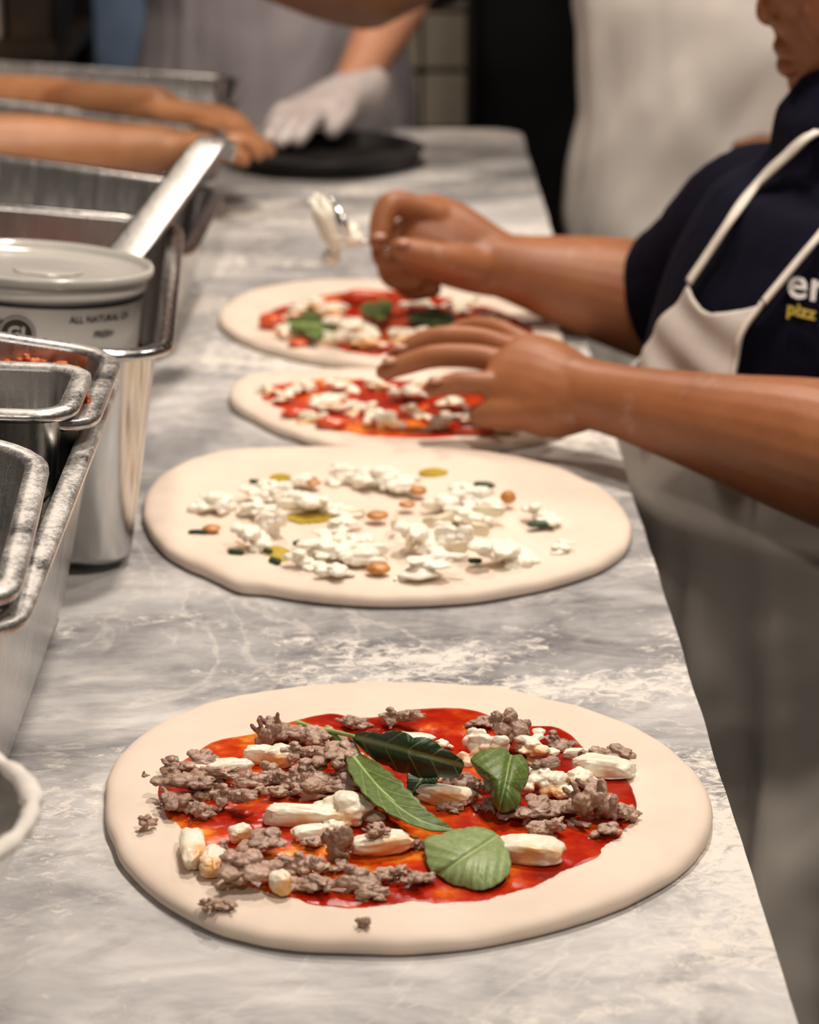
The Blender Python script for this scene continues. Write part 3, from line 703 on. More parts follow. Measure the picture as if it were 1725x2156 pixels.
for (px, py, w, h, lift, lab) in (
    (568, 1532, 62, 76, 0, 'tall ragged sausage crumble standing at the top left'),
    (608, 1546, 72, 56, 0, 'sausage crumble right of the tall one at the top left'),
    (672, 1556, 90, 62, .004, 'sausage crumble at the top of the big heap by the stems'),
    (644, 1592, 74, 60, .003, 'sausage crumble on the left shoulder of the big heap'),
    (704, 1590, 88, 64, .008, 'sausage crumble crowning the big heap'),
    (740, 1612, 64, 64, .004, 'sausage crumble of the big heap touching the long basil leaf'),
    (672, 1632, 84, 62, .005, 'sausage crumble in the middle of the big heap'),
    (618, 1640, 72, 56, .002, 'sausage crumble at the lower left of the big heap'),
    (722, 1648, 78, 52, .002, 'sausage crumble at the lower right of the big heap'),
    (655, 1665, 70, 40, 0, 'sausage crumble at the foot of the big heap'),
    (590, 1668, 58, 30, 0, 'small flat sausage crumble left of the heap foot'),
    (565, 1636, 62, 58, 0, 'sausage crumble bridging the left cluster and the big heap'),
    (528, 1650, 58, 50, 0, 'sausage crumble right of the mozzarella slab at left'),
    (400, 1610, 92, 50, 0, 'long sausage crumble at the top of the far left cluster'),
    (452, 1628, 84, 48, .003, 'sausage crumble lying over the end of the left mozzarella slab'),
    (384, 1650, 94, 56, .003, 'sausage crumble in the middle of the far left cluster'),
    (440, 1660, 70, 48, 0, 'sausage crumble on the right of the far left cluster'),
    (374, 1692, 72, 58, 0, 'sausage crumble at the lower left of the far left cluster'),
    (420, 1708, 54, 46, 0, 'angular sausage crumble at the bottom of the far left cluster'),
    (492, 1686, 76, 72, 0, 'curly sausage crumble between left cluster and orange sauce'),
    (545, 1774, 88, 66, .002, 'sausage crumble above the big brown one at lower left'),
    (524, 1838, 104, 86, 0, 'biggest browned sausage piece at the lower left edge'),
    (486, 1792, 46, 44, 0, 'small sausage crumble above the biggest browned piece'),
    (632, 1820, 96, 36, 0, 'flat slab-like sausage crumble at the lower middle'),
    (654, 1858, 72, 46, 0, 'sausage crumble just below the flat slab-like one'),
    (712, 1778, 52, 92, 0, 'tall narrow sausage crumble standing below the creamy curd'),
    (664, 1772, 52, 38, 0, 'small sausage crumble left of the tall narrow one'),
    (738, 1858, 98, 56, 0, 'broad sausage crumble in the sauce at the bottom'),
    (784, 1882, 56, 32, 0, 'small sausage crumble at the lower right of the broad one'),
    (706, 1826, 44, 34, 0, 'small sausage crumble above the broad bottom one'),
    (824, 1838, 56, 48, 0, 'sausage crumble left of the broad basil leaf'),
    (880, 1852, 56, 46, 0, 'shadowed sausage crumble under the broad basil leaf'),
    (792, 1744, 48, 30, .012, 'small sausage crumb lying on the slab left of the broad leaf'),
    (868, 1776, 46, 34, 0, 'sausage crumb between the long leaf and the broad leaf'),
    (746, 1524, 62, 34, 0, 'flat sausage crumble at the top edge beside the stem'),
    (846, 1516, 66, 58, 0, 'spiky sausage crumble at the top edge behind the dark leaf'),
    (1010, 1522, 52, 32, 0, 'small sausage crumble at the top right of the rear sauce'),
    (1078, 1542, 72, 86, 0, 'upright sausage crumble behind the cupped basil leaf'),
    (1186, 1560, 54, 44, 0, 'sausage crumble in the rear right sauce patch'),
    (1246, 1592, 54, 40, 0, 'pinkish half of the far right sausage pair'),
    (1290, 1586, 78, 48, 0, 'browned half of the far right sausage pair'),
    (1148, 1614, 50, 46, .006, 'little sausage curl right of the cupped basil leaf'),
    (982, 1650, 72, 66, 0, 'dark shadowed sausage crumble left of the cupped leaf'),
    (1026, 1698, 46, 34, 0, 'small sausage crumb under the tip of the cupped leaf'),
    (948, 1700, 44, 22, 0, 'little sausage crumb on the middle mozzarella'),
    (1108, 1706, 88, 62, 0, 'sausage crumble below the cupped basil leaf'),
    (1152, 1742, 62, 58, 0, 'sausage crumble at the front of the right group'),
    (1180, 1706, 76, 52, 0, 'sausage crumble in the middle of the right group'),
    (1242, 1668, 86, 84, .006, 'tall oily sausage crumble on the right mozzarella'),
    (1276, 1700, 62, 70, 0, 'sausage crumble at the right side of the tall oily one'),
    (1318, 1712, 58, 50, 0, 'pale sausage crumble at the far right rim of the sauce'),
    (1216, 1738, 44, 22, 0, 'tiny sausage crumb in the right front sauce'),
    (1272, 1750, 58, 32, 0, 'flat sausage crumb at the right front edge of the sauce'),
    (312, 1734, 34, 34, -.0, 'lone round sausage crumb on bare dough at the far left'),
    (307, 1630, 13, 12, 0, 'tiny lone sausage speck on bare dough at the upper left'),
    (442, 1903, 40, 34, 0, 'left half of the sausage pair on bare dough at the lower left'),
    (474, 1904, 42, 30, 0, 'right half of the sausage pair on bare dough at the lower left'),
    (765, 1942, 26, 28, 0, 'lone sausage crumb on bare dough at the front')):
    lump('sausage_crumble', 'crumb', px, py, w * (1.28 if 'heap' in lab else 1.22), h * (1.25 if 'heap' in lab else 1.2), ZS + lift, M['sausage'], lab, 'sausage', G_S, rnd.uniform(0, 360), 18 if w > 40 else 12)

# --- basil
def add_uv(me, uvs):
    l = me.uv_layers.new(name='UVMap')
    for lp in me.loops: l.data[lp.index].uv = uvs[lp.vertex_index]
def solid(o, th=.0006):
    m = o.modifiers.new('thickness', 'SOLIDIFY'); m.thickness = th; m.offset = 0
    return o
def leaf_outline(pts, zf, mid, mat, label, dome=.004, name='basil_leaf', pucker=.0002, group='basil leaves on the nearest pizza', jag=.018, stem=None):
    """flat-grown leaf: outline in pixels, zf(px,py) its height above the worktop, mid = midrib base and tip in pixels"""
    P = np.array(pts, float); c = (P.max(axis=0) + P.min(axis=0)) / 2
    a = np.arctan2(P[:, 1] - c[1], P[:, 0] - c[0]); r = np.hypot(*(P - c).T); o_ = np.argsort(a); a, r = a[o_], r[o_]
    th = np.linspace(-math.pi, math.pi, 150, endpoint=False)
    R = np.interp(th, np.r_[a - 2 * math.pi, a, a + 2 * math.pi], np.r_[r, r, r])
    for _ in range(2): R = (np.roll(R, 1) + 2 * R + np.roll(R, -1)) / 4
    R = R * (1 + jag * np.abs(np.sin(th * 13)) - jag / 2)
    b, t = np.array(mid[0], float), np.array(mid[1], float); ax = t - b; Lm = np.linalg.norm(ax); ax /= Lm; nx = np.array([-ax[1], ax[0]])
    V, uv, Fc = [], [], []; n = len(th); rhos = np.linspace(0.002, 1, 22)
    for rh in rhos:
        for k in range(n):
            q = c + np.array([math.cos(th[k]), math.sin(th[k])]) * R[k] * rh
            d = q - b; u = d @ ax / Lm; v = d @ nx / Lm
            ph = u * 5 - abs(v) * 4.6
            z = zf(*q) + dome * (1 - rh ** 2) - dome * .25 * math.exp(-(v / .05) ** 2) + pucker * math.sin(2 * math.pi * ph) * min(1, abs(v) * 6) * (1 - .3 * rh)
            w = atz(q[0], q[1], z); V.append(w); uv.append((u, v + .5))
    for i in range(len(rhos) - 1):
        for k in range(n): Fc.append((i * n + k, (i + 1) * n + k, (i + 1) * n + (k + 1) % n, i * n + (k + 1) % n))
    o = mk(name, V, Fc, mat); add_uv(o.data, uv); solid(o); ce = np.mean(V, axis=0); reorigin(o, ce)
    if stem:
        mk('stem', *tube([(atz(x, y, z) - ce, r) for x, y, z, r in stem], seg=10), M['stem'], o)
    return tag(o, label, 'basil leaf', group)
def leaf_spine(pts, hw, fold, mat, label, side, name='basil_leaf', tipu=.62, group='basil leaves on the nearest pizza', curl=0., stem=None):
    """leaf along a 3-D midrib (pixel, pixel, height); fold raises both halves; side is the blade's cross direction"""
    S = np.array(catmull([atz(x, y, z) for x, y, z in pts], 14)); n = len(S)
    T = np.gradient(S, axis=0); T /= np.linalg.norm(T, axis=1)[:, None]; V, uv, Fc = [], [], []
    nv = 15; side = np.array(side, float)
    for i in range(n):
        u = i / (n - 1); s = side - T[i] * (side @ T[i]); s /= np.linalg.norm(s); up = np.cross(s, T[i]); up = up if up[2] > 0 else -up
        w = hw * (math.sin(math.pi * min(1, (u * .97 + .03)) ** tipu) ** .8) * (1 + .05 * math.sin(u * 55))
        for j in range(nv):
            v = j / (nv - 1) * 2 - 1; f = fold[0] if v < 0 else fold[1]; av = abs(v)
            ph = u * 5 - av * w / hw * 1.6
            lat = w * av * math.cos(math.radians(f)) * (1 - curl * av * .3); ht = w * av * math.sin(math.radians(f)) + curl * w * av * av * -.5 + .0002 * math.sin(2 * math.pi * ph) * av
            V.append(S[i] + s * math.copysign(lat, v) + up * ht); uv.append((u, .5 + v * w / hw * .33))
    for i in range(n - 1):
        for j in range(nv - 1): Fc.append((i * nv + j, (i + 1) * nv + j, (i + 1) * nv + j + 1, i * nv + j + 1))
    root = thing(name, label, 'basil leaf', tuple(S[0]), group)
    o = mk('blade', np.array(V) - S[0], Fc, mat, root); add_uv(o.data, uv); solid(o)
    if stem:
        W = [atz(x, y, z) - S[0] for x, y, z, r in stem]
        mk('stem', *tube([(w, q[3]) for w, q in zip(W, stem)], seg=10), M['stem'], root)
    return root
leaf_outline([(735, 1547), (770, 1541), (805, 1546), (870, 1556), (930, 1575), (966, 1594), (979, 1608), (972, 1626), (958, 1640), (925, 1634), (900, 1637), (862, 1626), (820, 1612), (786, 1596), (758, 1570)],
             lambda x, y: .040 - .012 * (y - (1545 + (x - 735) * .25)) / 40 - .006 * abs(x - 860) / 120, ((737, 1548), (976, 1612)), M['basil_dark'], 'dark folded basil leaf lying highest in the middle of the pizza', .004,
             stem=[(628, 1522, .014, .0016), (660, 1532, .018, .0014), (705, 1541, .024, .0013), (745, 1550, .034, .0010)])
leaf_spine([(742, 1592, .026), (785, 1645, .026), (830, 1692, .024), (885, 1728, .021), (956, 1748, .016)], .0112, (24, 6), M['basil'],
           'long narrow basil leaf with a pale stem running to the lower right', (.75, .65, .25), tipu=.8, stem=[(690, 1533, .019, .0019), (715, 1560, .022, .0017), (742, 1592, .026, .0012), (800, 1662, .0255, .0010), (870, 1720, .0218, .0006)])
leaf_spine([(905, 1618, .024), (885, 1645, .020), (862, 1678, .014)], .009, (10, 10), M['basil_dark'], 'small dark basil leaf hanging below the dark folded one', (1, .1, .2))
leaf_outline([(990, 1600), (1012, 1582), (1040, 1576), (1064, 1574), (1074, 1590), (1082, 1592), (1096, 1588), (1110, 1604), (1113, 1630), (1105, 1655), (1094, 1668), (1096, 1690), (1078, 1706), (1056, 1712), (1046, 1702), (1034, 1672), (1020, 1640), (1002, 1618)],
             lambda x, y: .034 - (y - 1575) / 140 * .017, ((1076, 1592), (1050, 1712)), M['basil'], 'cupped basil leaf standing up on the right of the pizza', .006)
leaf_outline([(893, 1766), (930, 1758), (975, 1746), (1010, 1742), (1045, 1756), (1066, 1782), (1076, 1815), (1072, 1840), (1050, 1860), (1005, 1874), (978, 1866), (930, 1846), (905, 1832), (897, 1800)],
             lambda x, y: .019 - (y - 1742) / 130 * .008 + (x - 980) / 90 * .001, ((1036, 1768), (925, 1840)), M['basil_pale'], 'broad pale green basil leaf lying flat at the front', .005)

# --- toppings of the white pizza
Z2 = .0095; G = 'ricotta lumps on the white pizza'
for (px, py, w, h, lab) in (
    (1058, 1164, 126, 68, 'largest smooth ricotta lump at the right front'), (735, 998, 78, 46, 'ricotta lump farthest back in the middle'), (690, 1155, 110, 70, 'tall ricotta lump at the front left of centre'),
    (760, 1150, 90, 62, 'ricotta lump right of the tall one at the front'), (705, 1205, 66, 46, 'ricotta lump at the front edge below the tall one'), (650, 1185, 90, 46, 'flat ricotta lump at the front left'),
    (900, 1196, 126, 52, 'wide ricotta lump at the front right of the nut'), (845, 1218, 40, 22, 'small ricotta crumb at the very front'), (765, 1172, 90, 44, 'ricotta lump directly behind the front nut'),
    (530, 1130, 70, 66, 'ricotta lump at the left by the oil'), (570, 1100, 60, 60, 'upright ricotta lump left of centre'), (545, 1070, 70, 46, 'ricotta lump on the left behind the upright one'),
    (590, 1035, 80, 40, 'ricotta lump at the back left between nuts'), (640, 1062, 90, 46, 'ricotta lump left of the central nut'), (700, 1068, 76, 50, 'ricotta lump just left of the central nut'),
    (720, 1105, 80, 36, 'low ricotta lump at the very centre'), (800, 1008, 96, 42, 'ricotta lump at the back right of the middle'), (850, 1022, 66, 42, 'ricotta lump at the back beside a nut'),
    (880, 1130, 80, 74, 'ricotta lump right of centre among the flakes'), (950, 1132, 84, 78, 'tall ricotta lump behind the largest one'), (985, 1085, 90, 50, 'ricotta lump on the right at mid depth'),
    (1000, 1050, 100, 46, 'ricotta lump at the back right'), (930, 1060, 70, 40, 'ricotta lump behind the flakes'), (1140, 1085, 76, 48, 'ricotta lump at the far right over a dark leaf'),
    (1180, 1156, 54, 30, 'thin ricotta shard at the far right'), (450, 1062, 90, 26, 'flat ricotta smear at the far left'), (640, 1012, 50, 28, 'small ricotta crumb at the back left'), (540, 1040, 60, 32, 'small ricotta crumb at the left rear')):
    lump('ricotta_lump', 'curd', px, py, w * 1.15, h * 1.12, Z2, M['ricotta'], 'white ' + lab + ' of the white pizza', 'ricotta', G, rnd.uniform(0, 360), 12)
for (px, py, w, h, rot, lab) in ((560, 1085, 30, 70, 20, 'beside the upright ricotta on the left'), (905, 1100, 34, 60, -30, 'standing right of the central nut'), (935, 1095, 60, 40, 40, 'lying over the flakes right of centre'), (970, 1150, 40, 56, 10, 'in front of the tall ricotta at right'),
                             (865, 1140, 34, 60, 50, 'left of the largest ricotta'), (830, 1100, 40, 50, 80, 'just right of the central nut'), (1010, 1115, 46, 56, -20, 'behind the largest ricotta'), (740, 1085, 60, 30, 15, 'left of the central nut'), (1030, 1075, 70, 24, 0, 'at the back right by the oil')):
    lump('cheese_flake', 'chunk', px, py, w, h, Z2 + .004, M['onion'], 'thin pale cheese flake ' + lab + ' of the white pizza', 'cheese flake', 'cheese flakes on the white pizza', rot, 8, .010, .3)
for (px, py, w, h, lab) in ((600, 1028, 36, 22, 'at the back left'), (660, 1016, 34, 20, 'at the back between ricotta lumps'), (880, 1032, 36, 26, 'at the back right of centre'), (1070, 1046, 32, 34, 'standing alone at the far right'), (857, 1062, 34, 18, 'flat in the middle rear'),
                        (795, 1084, 46, 26, 'dark one at the centre'), (445, 1112, 38, 22, 'alone on bare dough at the far left'), (797, 1196, 50, 36, 'largest one at the front'), (700, 1172, 22, 14, 'small one on the front ricotta')):
    lump('toasted_nut', 'soft', px, py, w, h, Z2 + .002, M['almond'], 'brown toasted nut ' + lab + ' of the white pizza', 'nut', 'nuts on the white pizza', rnd.uniform(-30, 30), 8)
for (px, py, w, h, rot, lab) in ((537, 1014, 26, 12, 0, 'at the back left rim'), (418, 1120, 42, 14, 0, 'alone beside the far left nut'), (635, 1143, 36, 24, 15, 'left of the tall front ricotta'), (1020, 1020, 46, 28, -25, 'at the back right beside oil'), (1138, 1102, 56, 20, 5, 'under the far right ricotta'),
                        (580, 1180, 36, 20, -35, 'in the oil at the front left'), (497, 1162, 36, 14, -10, 'at the left end of the oil'), (605, 1034, 32, 14, 0, 'under the back left nut'), (565, 1160, 20, 16, 0, 'tiny one above the front oil'), (1000, 1180, 30, 18, 0, 'peeking out left of the largest ricotta')):
    lump('green_herb_scrap', 'chunk', px, py, w, h, Z2 + .001, M['basil_dark'], 'dark green herb scrap ' + lab + ' of the white pizza', 'herb', 'herb scraps on the white pizza', rot, 8, .004, .5)

# --- toppings of the two far pizzas
Z3 = .0098
for i, (px, py, w, h, lab) in enumerate((
    (565, 820, 46, 30, 'at the left tip'), (600, 835, 60, 30, 'near the left tip'), (640, 815, 60, 30, 'at the back left'), (690, 850, 80, 46, 'big one left of centre'), (720, 815, 70, 34, 'at the back left of centre'), (760, 858, 64, 40, 'at the centre'),
    (800, 810, 70, 30, 'at the back by the fingertips'), (810, 885, 90, 40, 'at the front of centre'), (860, 830, 80, 40, 'under the fingertips'), (880, 870, 76, 44, 'under the index finger'), (930, 890, 80, 36, 'at the front under the thumb'),
    (950, 850, 66, 40, 'below the palm'), (1060, 898, 76, 36, 'at the right front rim'), (1100, 880, 60, 34, 'at the far right under the wrist'), (660, 880, 66, 30, 'in the front left sauce'), (985, 880, 56, 30, 'right beside the thumb'), (890, 808, 46, 26, 'tiny one behind the fingers'))):
    lump('cheese_lump', 'curd', px, py, w, h, Z3, M['mozzarella'], 'cheese lump ' + lab + ' of the pizza under the open hand', 'cheese', 'cheese lumps under the open hand', rnd.uniform(0, 360), 12)
for (px, py, w, h, lab) in ((630, 870, 80, 16, 'at the left'), (700, 890, 66, 30, 'at the front left'), (940, 868, 90, 30, 'right of centre'), (790, 870, 60, 22, 'at the centre'), (1000, 905, 90, 18, 'at the front right')):
    lump('tomato_chunk', 'soft', px, py, w, h, Z3, M['pepper'], 'red tomato chunk ' + lab + ' of the pizza under the open hand', 'tomato', 'tomato chunks under the open hand', 0, 8)
for i, (px, py, w, h, lab) in enumerate((
    (625, 655, 60, 40, 'at the left rear'), (660, 640, 60, 36, 'at the back left'), (700, 655, 66, 40, 'left of the small leaf'), (740, 690, 110, 56, 'largest one at the centre'), (690, 712, 90, 40, 'at the left front'), (770, 718, 90, 40, 'at the front centre'),
    (620, 700, 70, 34, 'below the left leaf'), (880, 645, 76, 40, 'at the back below the fist'), (960, 650, 60, 36, 'right of the right leaf at the back'), (1010, 690, 70, 40, 'at the right'), (1060, 700, 70, 36, 'near the right rim'), (980, 640, 60, 30, 'at the right rear'),
    (1040, 668, 66, 30, 'under the forearm'), (860, 705, 80, 36, 'right of the centre'), (930, 712, 66, 30, 'above the fingers of the open hand'), (1100, 715, 60, 28, 'at the far right rim'))):
    lump('cheese_lump', 'curd', px, py, w, h, Z3, M['mozzarella'], 'creamy cheese lump ' + lab + ' of the margherita pizza', 'cheese', 'cheese lumps on the margherita', rnd.uniform(0, 360), 12)
for (px, py, w, h, lab) in ((765, 626, 96, 30, 'longest one at the back'), (570, 676, 50, 44, 'at the left rim'), (845, 675, 66, 44, 'beside the right basil leaf'), (630, 722, 44, 22, 'small one at the front left'), (870, 690, 60, 30, 'at the centre right'), (700, 640, 50, 24, 'between cheese lumps at the back')):
    lump('tomato_slice', 'soft', px, py, w, h, Z3, M['pepper'], 'red tomato slice, ' + lab + ' of the margherita pizza', 'tomato', 'tomato slices on the margherita', 0, 8)
gb = 'basil leaves on the margherita'
leaf_outline([(598, 678), (630, 668), (680, 672), (718, 688), (690, 696), (640, 694)], lambda x, y: .021, ((600, 680), (715, 688)), M['basil'], 'green basil leaf on the left of the margherita pizza', .003, group=gb)
leaf_outline([(756, 652), (790, 640), (830, 645), (820, 662), (785, 666)], lambda x, y: .023, ((758, 654), (828, 650)), M['basil'], 'small basil leaf at the back of the margherita pizza', .003, group=gb)
leaf_outline([(858, 672), (890, 656), (930, 652), (962, 676), (950, 698), (915, 694), (875, 690)], lambda x, y: .026 - (y - 652) * .0002, ((862, 672), (960, 684)), M['basil_dark'], 'large dark basil leaf in the middle of the margherita pizza', .004, group=gb)

exec_people = True
# ------------------------------------------------------------------ the cook
def cook():
    root = thing('person', 'cook in navy T-shirt and off-white apron reaching over the pizzas with a spoon', 'person', (.38, 1.92, 0))
    off = Vector(root.location)
    def adopt(o): o.data.transform(Matrix.Translation(-off)); o.parent = root; return o
    F = np.array([-math.cos(math.radians(14)), -math.sin(math.radians(14)), 0]); Lt = np.array([math.sin(math.radians(14)), -math.cos(math.radians(14)), 0])   # facing, towards her left
    c0 = np.array([.372, 1.918, 0.0])
    def at(f, l, z): return c0 + F * f + Lt * l + np.array([0, 0, ZT + z])
    shN, shF = at(-.02, .175, .195), aty(1612, 480, 2.09)
    elN, wrN = aty(1860, 982, 1.63), aty(1255, 832, 1.80)
    elF, wrF = aty(1405, 640, 2.22), aty(1050, 558, 2.20)
    def mid(a, b, t): return a + (b - a) * t
    # torso: stations (forward offset, z, half width, half depth)
    tors = [(.0, -.30, .175, .135), (.004, -.18, .20, .148), (.010, -.05, .195, .155), (.010, .06, .178, .138), (.0, .13, .172, .118), (-.008, .185, .150, .092), (-.004, .222, .085, .066)]
    def torso(g=0.): return tube([(at(f, 0, z), w + g, d + g) for f, z, w, d in tors], up=tuple(F), seg=40, n=5)
    # ---- body
    parts = [torso()]
    parts.append(tube([(at(-.034, 0, .18), .056), (at(-.022, -.012, .235), .050), (at(-.012, -.028, .30), .050)], up=F, seg=32))
    parts.append(tube([(at(0, .09, .175), .06), (shN, .062), (mid(shN, elN, .5), .055), (elN, .052)]))
    fN = [(mid(shN, elN, .9), .050), (elN, .054), (mid(elN, wrN, .25), .050), (mid(elN, wrN, .55), .0385), (mid(elN, wrN, .85), .0290), (wrN, .0285, .0265), (mid(elN, wrN, 1.08), .028, .027)]
    parts.append(tube(fN, seg=24))
    parts.append(tube([(at(0.0, -.07, .13), .06), (shF, .064), (mid(shF, elF, .5), .056), (elF, .054)]))
    fF = [(mid(shF, elF, .85), .052), (elF, .056), (mid(elF, wrF, .25), .052), (mid(elF, wrF, .55), .044), (mid(elF, wrF, .85), .033), (wrF, .031, .029), (mid(elF, wrF, 1.1), .032, .028)]
    parts.append(tube(fF, seg=24))
    # ---- left (near) hand: open, palm down, thumb towards the camera
    def H(x, y, Y): return aty(x, y, Y)
    parts.append(tube([(wrN, .028, .024), (H(1190, 818, 1.812), .033, .023), (H(1130, 790, 1.83), .0370, .019), (H(1075, 772, 1.845), .0365, .0150)], up=(-.1, -.55, .83)))
    parts.append(tube([(H(1220, 850, 1.80), .022), (H(1160, 862, 1.805), .0225), (H(1105, 858, 1.815), .018)]))
    for ch in ([(H(1085, 812, 1.830), .0120), (H(1040, 808, 1.828), .0098), (H(985, 806, 1.828), .0092), (H(945, 811, 1.830), .0086), (H(912, 817, 1.830), .0074)],
               [(H(1075, 772, 1.850), .0115), (H(1010, 752, 1.856), .0100), (H(920, 750, 1.862), .0094), (H(860, 765, 1.864), .0088), (H(811, 782, 1.864), .0076)],
               [(H(1080, 738, 1.874), .0110), (H(1010, 714, 1.890), .0096), (H(925, 710, 1.900), .0090), (H(870, 728, 1.902), .0084), (H(832, 752, 1.902), .0072)],
               [(H(1100, 722, 1.890), .0105), (H(1040, 692, 1.915), .0088), (H(985, 690, 1.930), .0082), (H(940, 706, 1.932), .0072)],
               [(H(1150, 858, 1.806), .0160), (H(1095, 868, 1.808), .0138), (H(1050, 870, 1.815), .0122), (H(1015, 874, 1.822), .0100)]):
        parts.append(tube(ch, seg=14, n=5))
    # ---- right (far) hand: fist pinching the spoon
    parts.append(tube([(wrF, .031, .027), (H(1000, 538, 2.198), .036, .025), (H(940, 510, 2.197), .040, .024), (H(890, 490, 2.196), .039, .022)], up=(-.25, -.75, .6)))
    for ch in ([(H(920, 455, 2.195), .0135), (H(872, 438, 2.188), .0125), (H(828, 430, 2.180), .0125), (H(806, 458, 2.172), .0110), (H(800, 488, 2.166), .0100), (H(795, 508, 2.162), .0085)],
               [(H(900, 492, 2.200), .0135), (H(842, 490, 2.200), .0125), (H(808, 515, 2.198), .0115), (H(812, 548, 2.192), .0105), (H(850, 556, 2.186), .0095)],
               [(H(915, 528, 2.205), .0130), (H(852, 536, 2.208), .0120), (H(818, 560, 2.206), .0110), (H(832, 588, 2.198), .0102), (H(875, 590, 2.190), .0095)],
               [(H(935, 562, 2.210), .0125), (H(880, 572, 2.214), .0112), (H(850, 592, 2.212), .0104), (H(868, 612, 2.204), .0096), (H(910, 608, 2.196), .0090)],
               [(H(1010, 562, 2.178), .0165), (H(945, 548, 2.158), .0145), (H(890, 534, 2.150), .0125), (H(845, 524, 2.150), .0105)]):
        parts.append(tube(ch, seg=14, n=5))
    # ---- head, in profile, looking down to the left
    YM = 1.955
    def Hd(x, y, dy=0.): return aty(x, y, YM) + np.array([0, dy, 0])
    parts += [ball(Hd(1845, -120), (.092, .074, .098), 40), ball(Hd(1785, -20), (.058, .058, .080), 40), ball(Hd(1738, 85), (.034, .036, .042), 32)]
    parts.append(tube([(Hd(1668, -95), .010), (Hd(1644, -40), .0105), (Hd(1624, 8), .0115), (Hd(1619, 26), .0105)]))
    parts.append(tube([(Hd(1650, 45), .010), (Hd(1664, 75), .011), (Hd(1672, 90), .011)]))
    for s in (-1, 1):
        parts.append(ball(Hd(1650, 40, s * .011), (.0115, .008, .0078), 16))
        parts.append(ball(Hd(1700, -72, s * .030), (.016, .018, .012), 16))
        parts.append(ball(Hd(1745, 5, s * .038), (.030, .018, .032), 20))
        parts.append(tube([(Hd(1726, 165), .017), (Hd(1775, 140, s * .028), .020), (Hd(1850, 70, s * .050), .020), (Hd(1880, -20, s * .060), .018)]))
        parts.append(ball(Hd(1890, -60, s * .074), (.020, .007, .030), 16))      # ear
    parts.append(tube([(Hd(1696, 106, -.022), .006), (Hd(1658, 99, -.009), .0085), (Hd(1652, 98, 0), .0090), (Hd(1658, 99, .009), .0085), (Hd(1696, 106, .022), .006)]))
    parts.append(tube([(Hd(1698, 124, -.020), .006), (Hd(1664, 136, -.009), .0082), (Hd(1658, 138, 0), .0088), (Hd(1664, 136, .009), .0082), (Hd(1698, 124, .020), .006)]))
    parts.append(ball(Hd(1708, 172), (.0185, .022, .017), 24))
    body = adopt(organic('body', parts, M['skin_cook'], .0021, 3)); body['label'] = 'bare brown arms, hands and face of the cook'
    for (x, y, Y, up) in ((918, 810, 1.822, .004), (820, 772, 1.857, .005), (842, 744, 1.896, .005), (850, 518, 2.141, .003), (800, 500, 2.152, .001)):
        adopt(mk('fingernail', *ball(H(x, y, Y) + np.array([0, 0, up]), (.0062, .0045, .0030), 14), M['nail']))
    # eyes and hair (mostly above the frame)
    for s in (-1, 1):
        o = mk('eye', *ball(Hd(1680, -72, s * .030), (.0105, .0105, .0105), 14), M['white_print']); adopt(o)
    adopt(organic('hair', [ball(Hd(1850, -140), (.098, .082, .098), 26), ball(Hd(1960, -60), (.05, .05, .05), 18)], M['brown_hair'], .006, 2, cut=[(Hd(1760, -100), tuple(np.array([-1, 0, -.35])))],
                  disp=lambda P: .003 * fbm(P * 60, 3, 3)))
    # ---- clothes
    folds = lambda P: .0030 * fbm(P * np.array([16, 22, 9.]), 11, 3) + .0012 * fbm(P * 45, 12, 2)
    slF = mid(shF, elF, .80); slN = mid(shN, elN, .55)
    sp = [torso(.009), tube([(at(0, .08, .170), .070), (shN, .072), (slN, .070)], seg=24), tube([(at(.0, -.06, .120), .070), (shF, .074), (mid(shF, elF, .5), .068), (slF, .066)], seg=24)]
    adopt(organic('t_shirt', sp, M['navy'], .005, 3, disp=folds, cut=[(slF + (elF - shF) / np.linalg.norm(elF - shF) * .012, tuple((elF - shF) / np.linalg.norm(elF - shF)))] if False else None))
    tr = [tube([(at(.0, 0, -.10), .185, .15), (at(.0, 0, -.26), .195, .15)], up=tuple(F), seg=30)]
    for s in (-1, 1): tr.append(tube([(at(0, s * .10, -.24), .105), (at(0, s * .105, -.45), .092), (at(-.01, s * .11, -.70), .075), (at(-.02, s * .11, -.93), .066)]))
    adopt(organic('trousers', tr, M['trousers'], .008, 3))
    for s in (-1, 1): adopt(organic('shoe', [tube([(at(-.06, s * .11, -.955), .045, .042), (at(.06, s * .115, -.960), .048, .038), (at(.14, s * .12, -.968), .040, .028)])], M['shoe'], .006, 2))
    # apron: sheets laid over the torso
    from mathutils.bvhtree import BVHTree
    tv, tf = torso(.011); bvh = BVHTree.FromPolygons([Vector(v) for v in tv], tf)
    def body_at(z):
        zs = [t[1] for t in tors]; return [np.interp(z, zs, [t[k] for t in tors]) for k in (0, 2, 3)]
    def front(l, z, g):
        """point on the front of the shirt at lateral offset l, height z, lifted by g"""
        o_ = at(.6, l, z); h = bvh.ray_cast(Vector(o_), Vector(-F))
        p = h[0] if h[0] is not None else Vector(at(.02, l, z)); n = h[1] if h[0] is not None else Vector(F)
        n = n if n.dot(Vector(F)) > 0 else -n
        return np.array(p + n * g)
    def seen(px, py, g):
        h = bvh.ray_cast(Vector(_c), Vector(ray(px, py)).normalized())
        if h[0] is None: return None
        n = h[1] if h[1].dot(Vector(ray(px, py))) < 0 else -h[1]
        return np.array(h[0] + n * g)
    V, Fc = [], []; na, nz = 100, 80; A = np.radians(np.linspace(-112, 125, na)); Z = np.linspace(.026, -.62, nz)
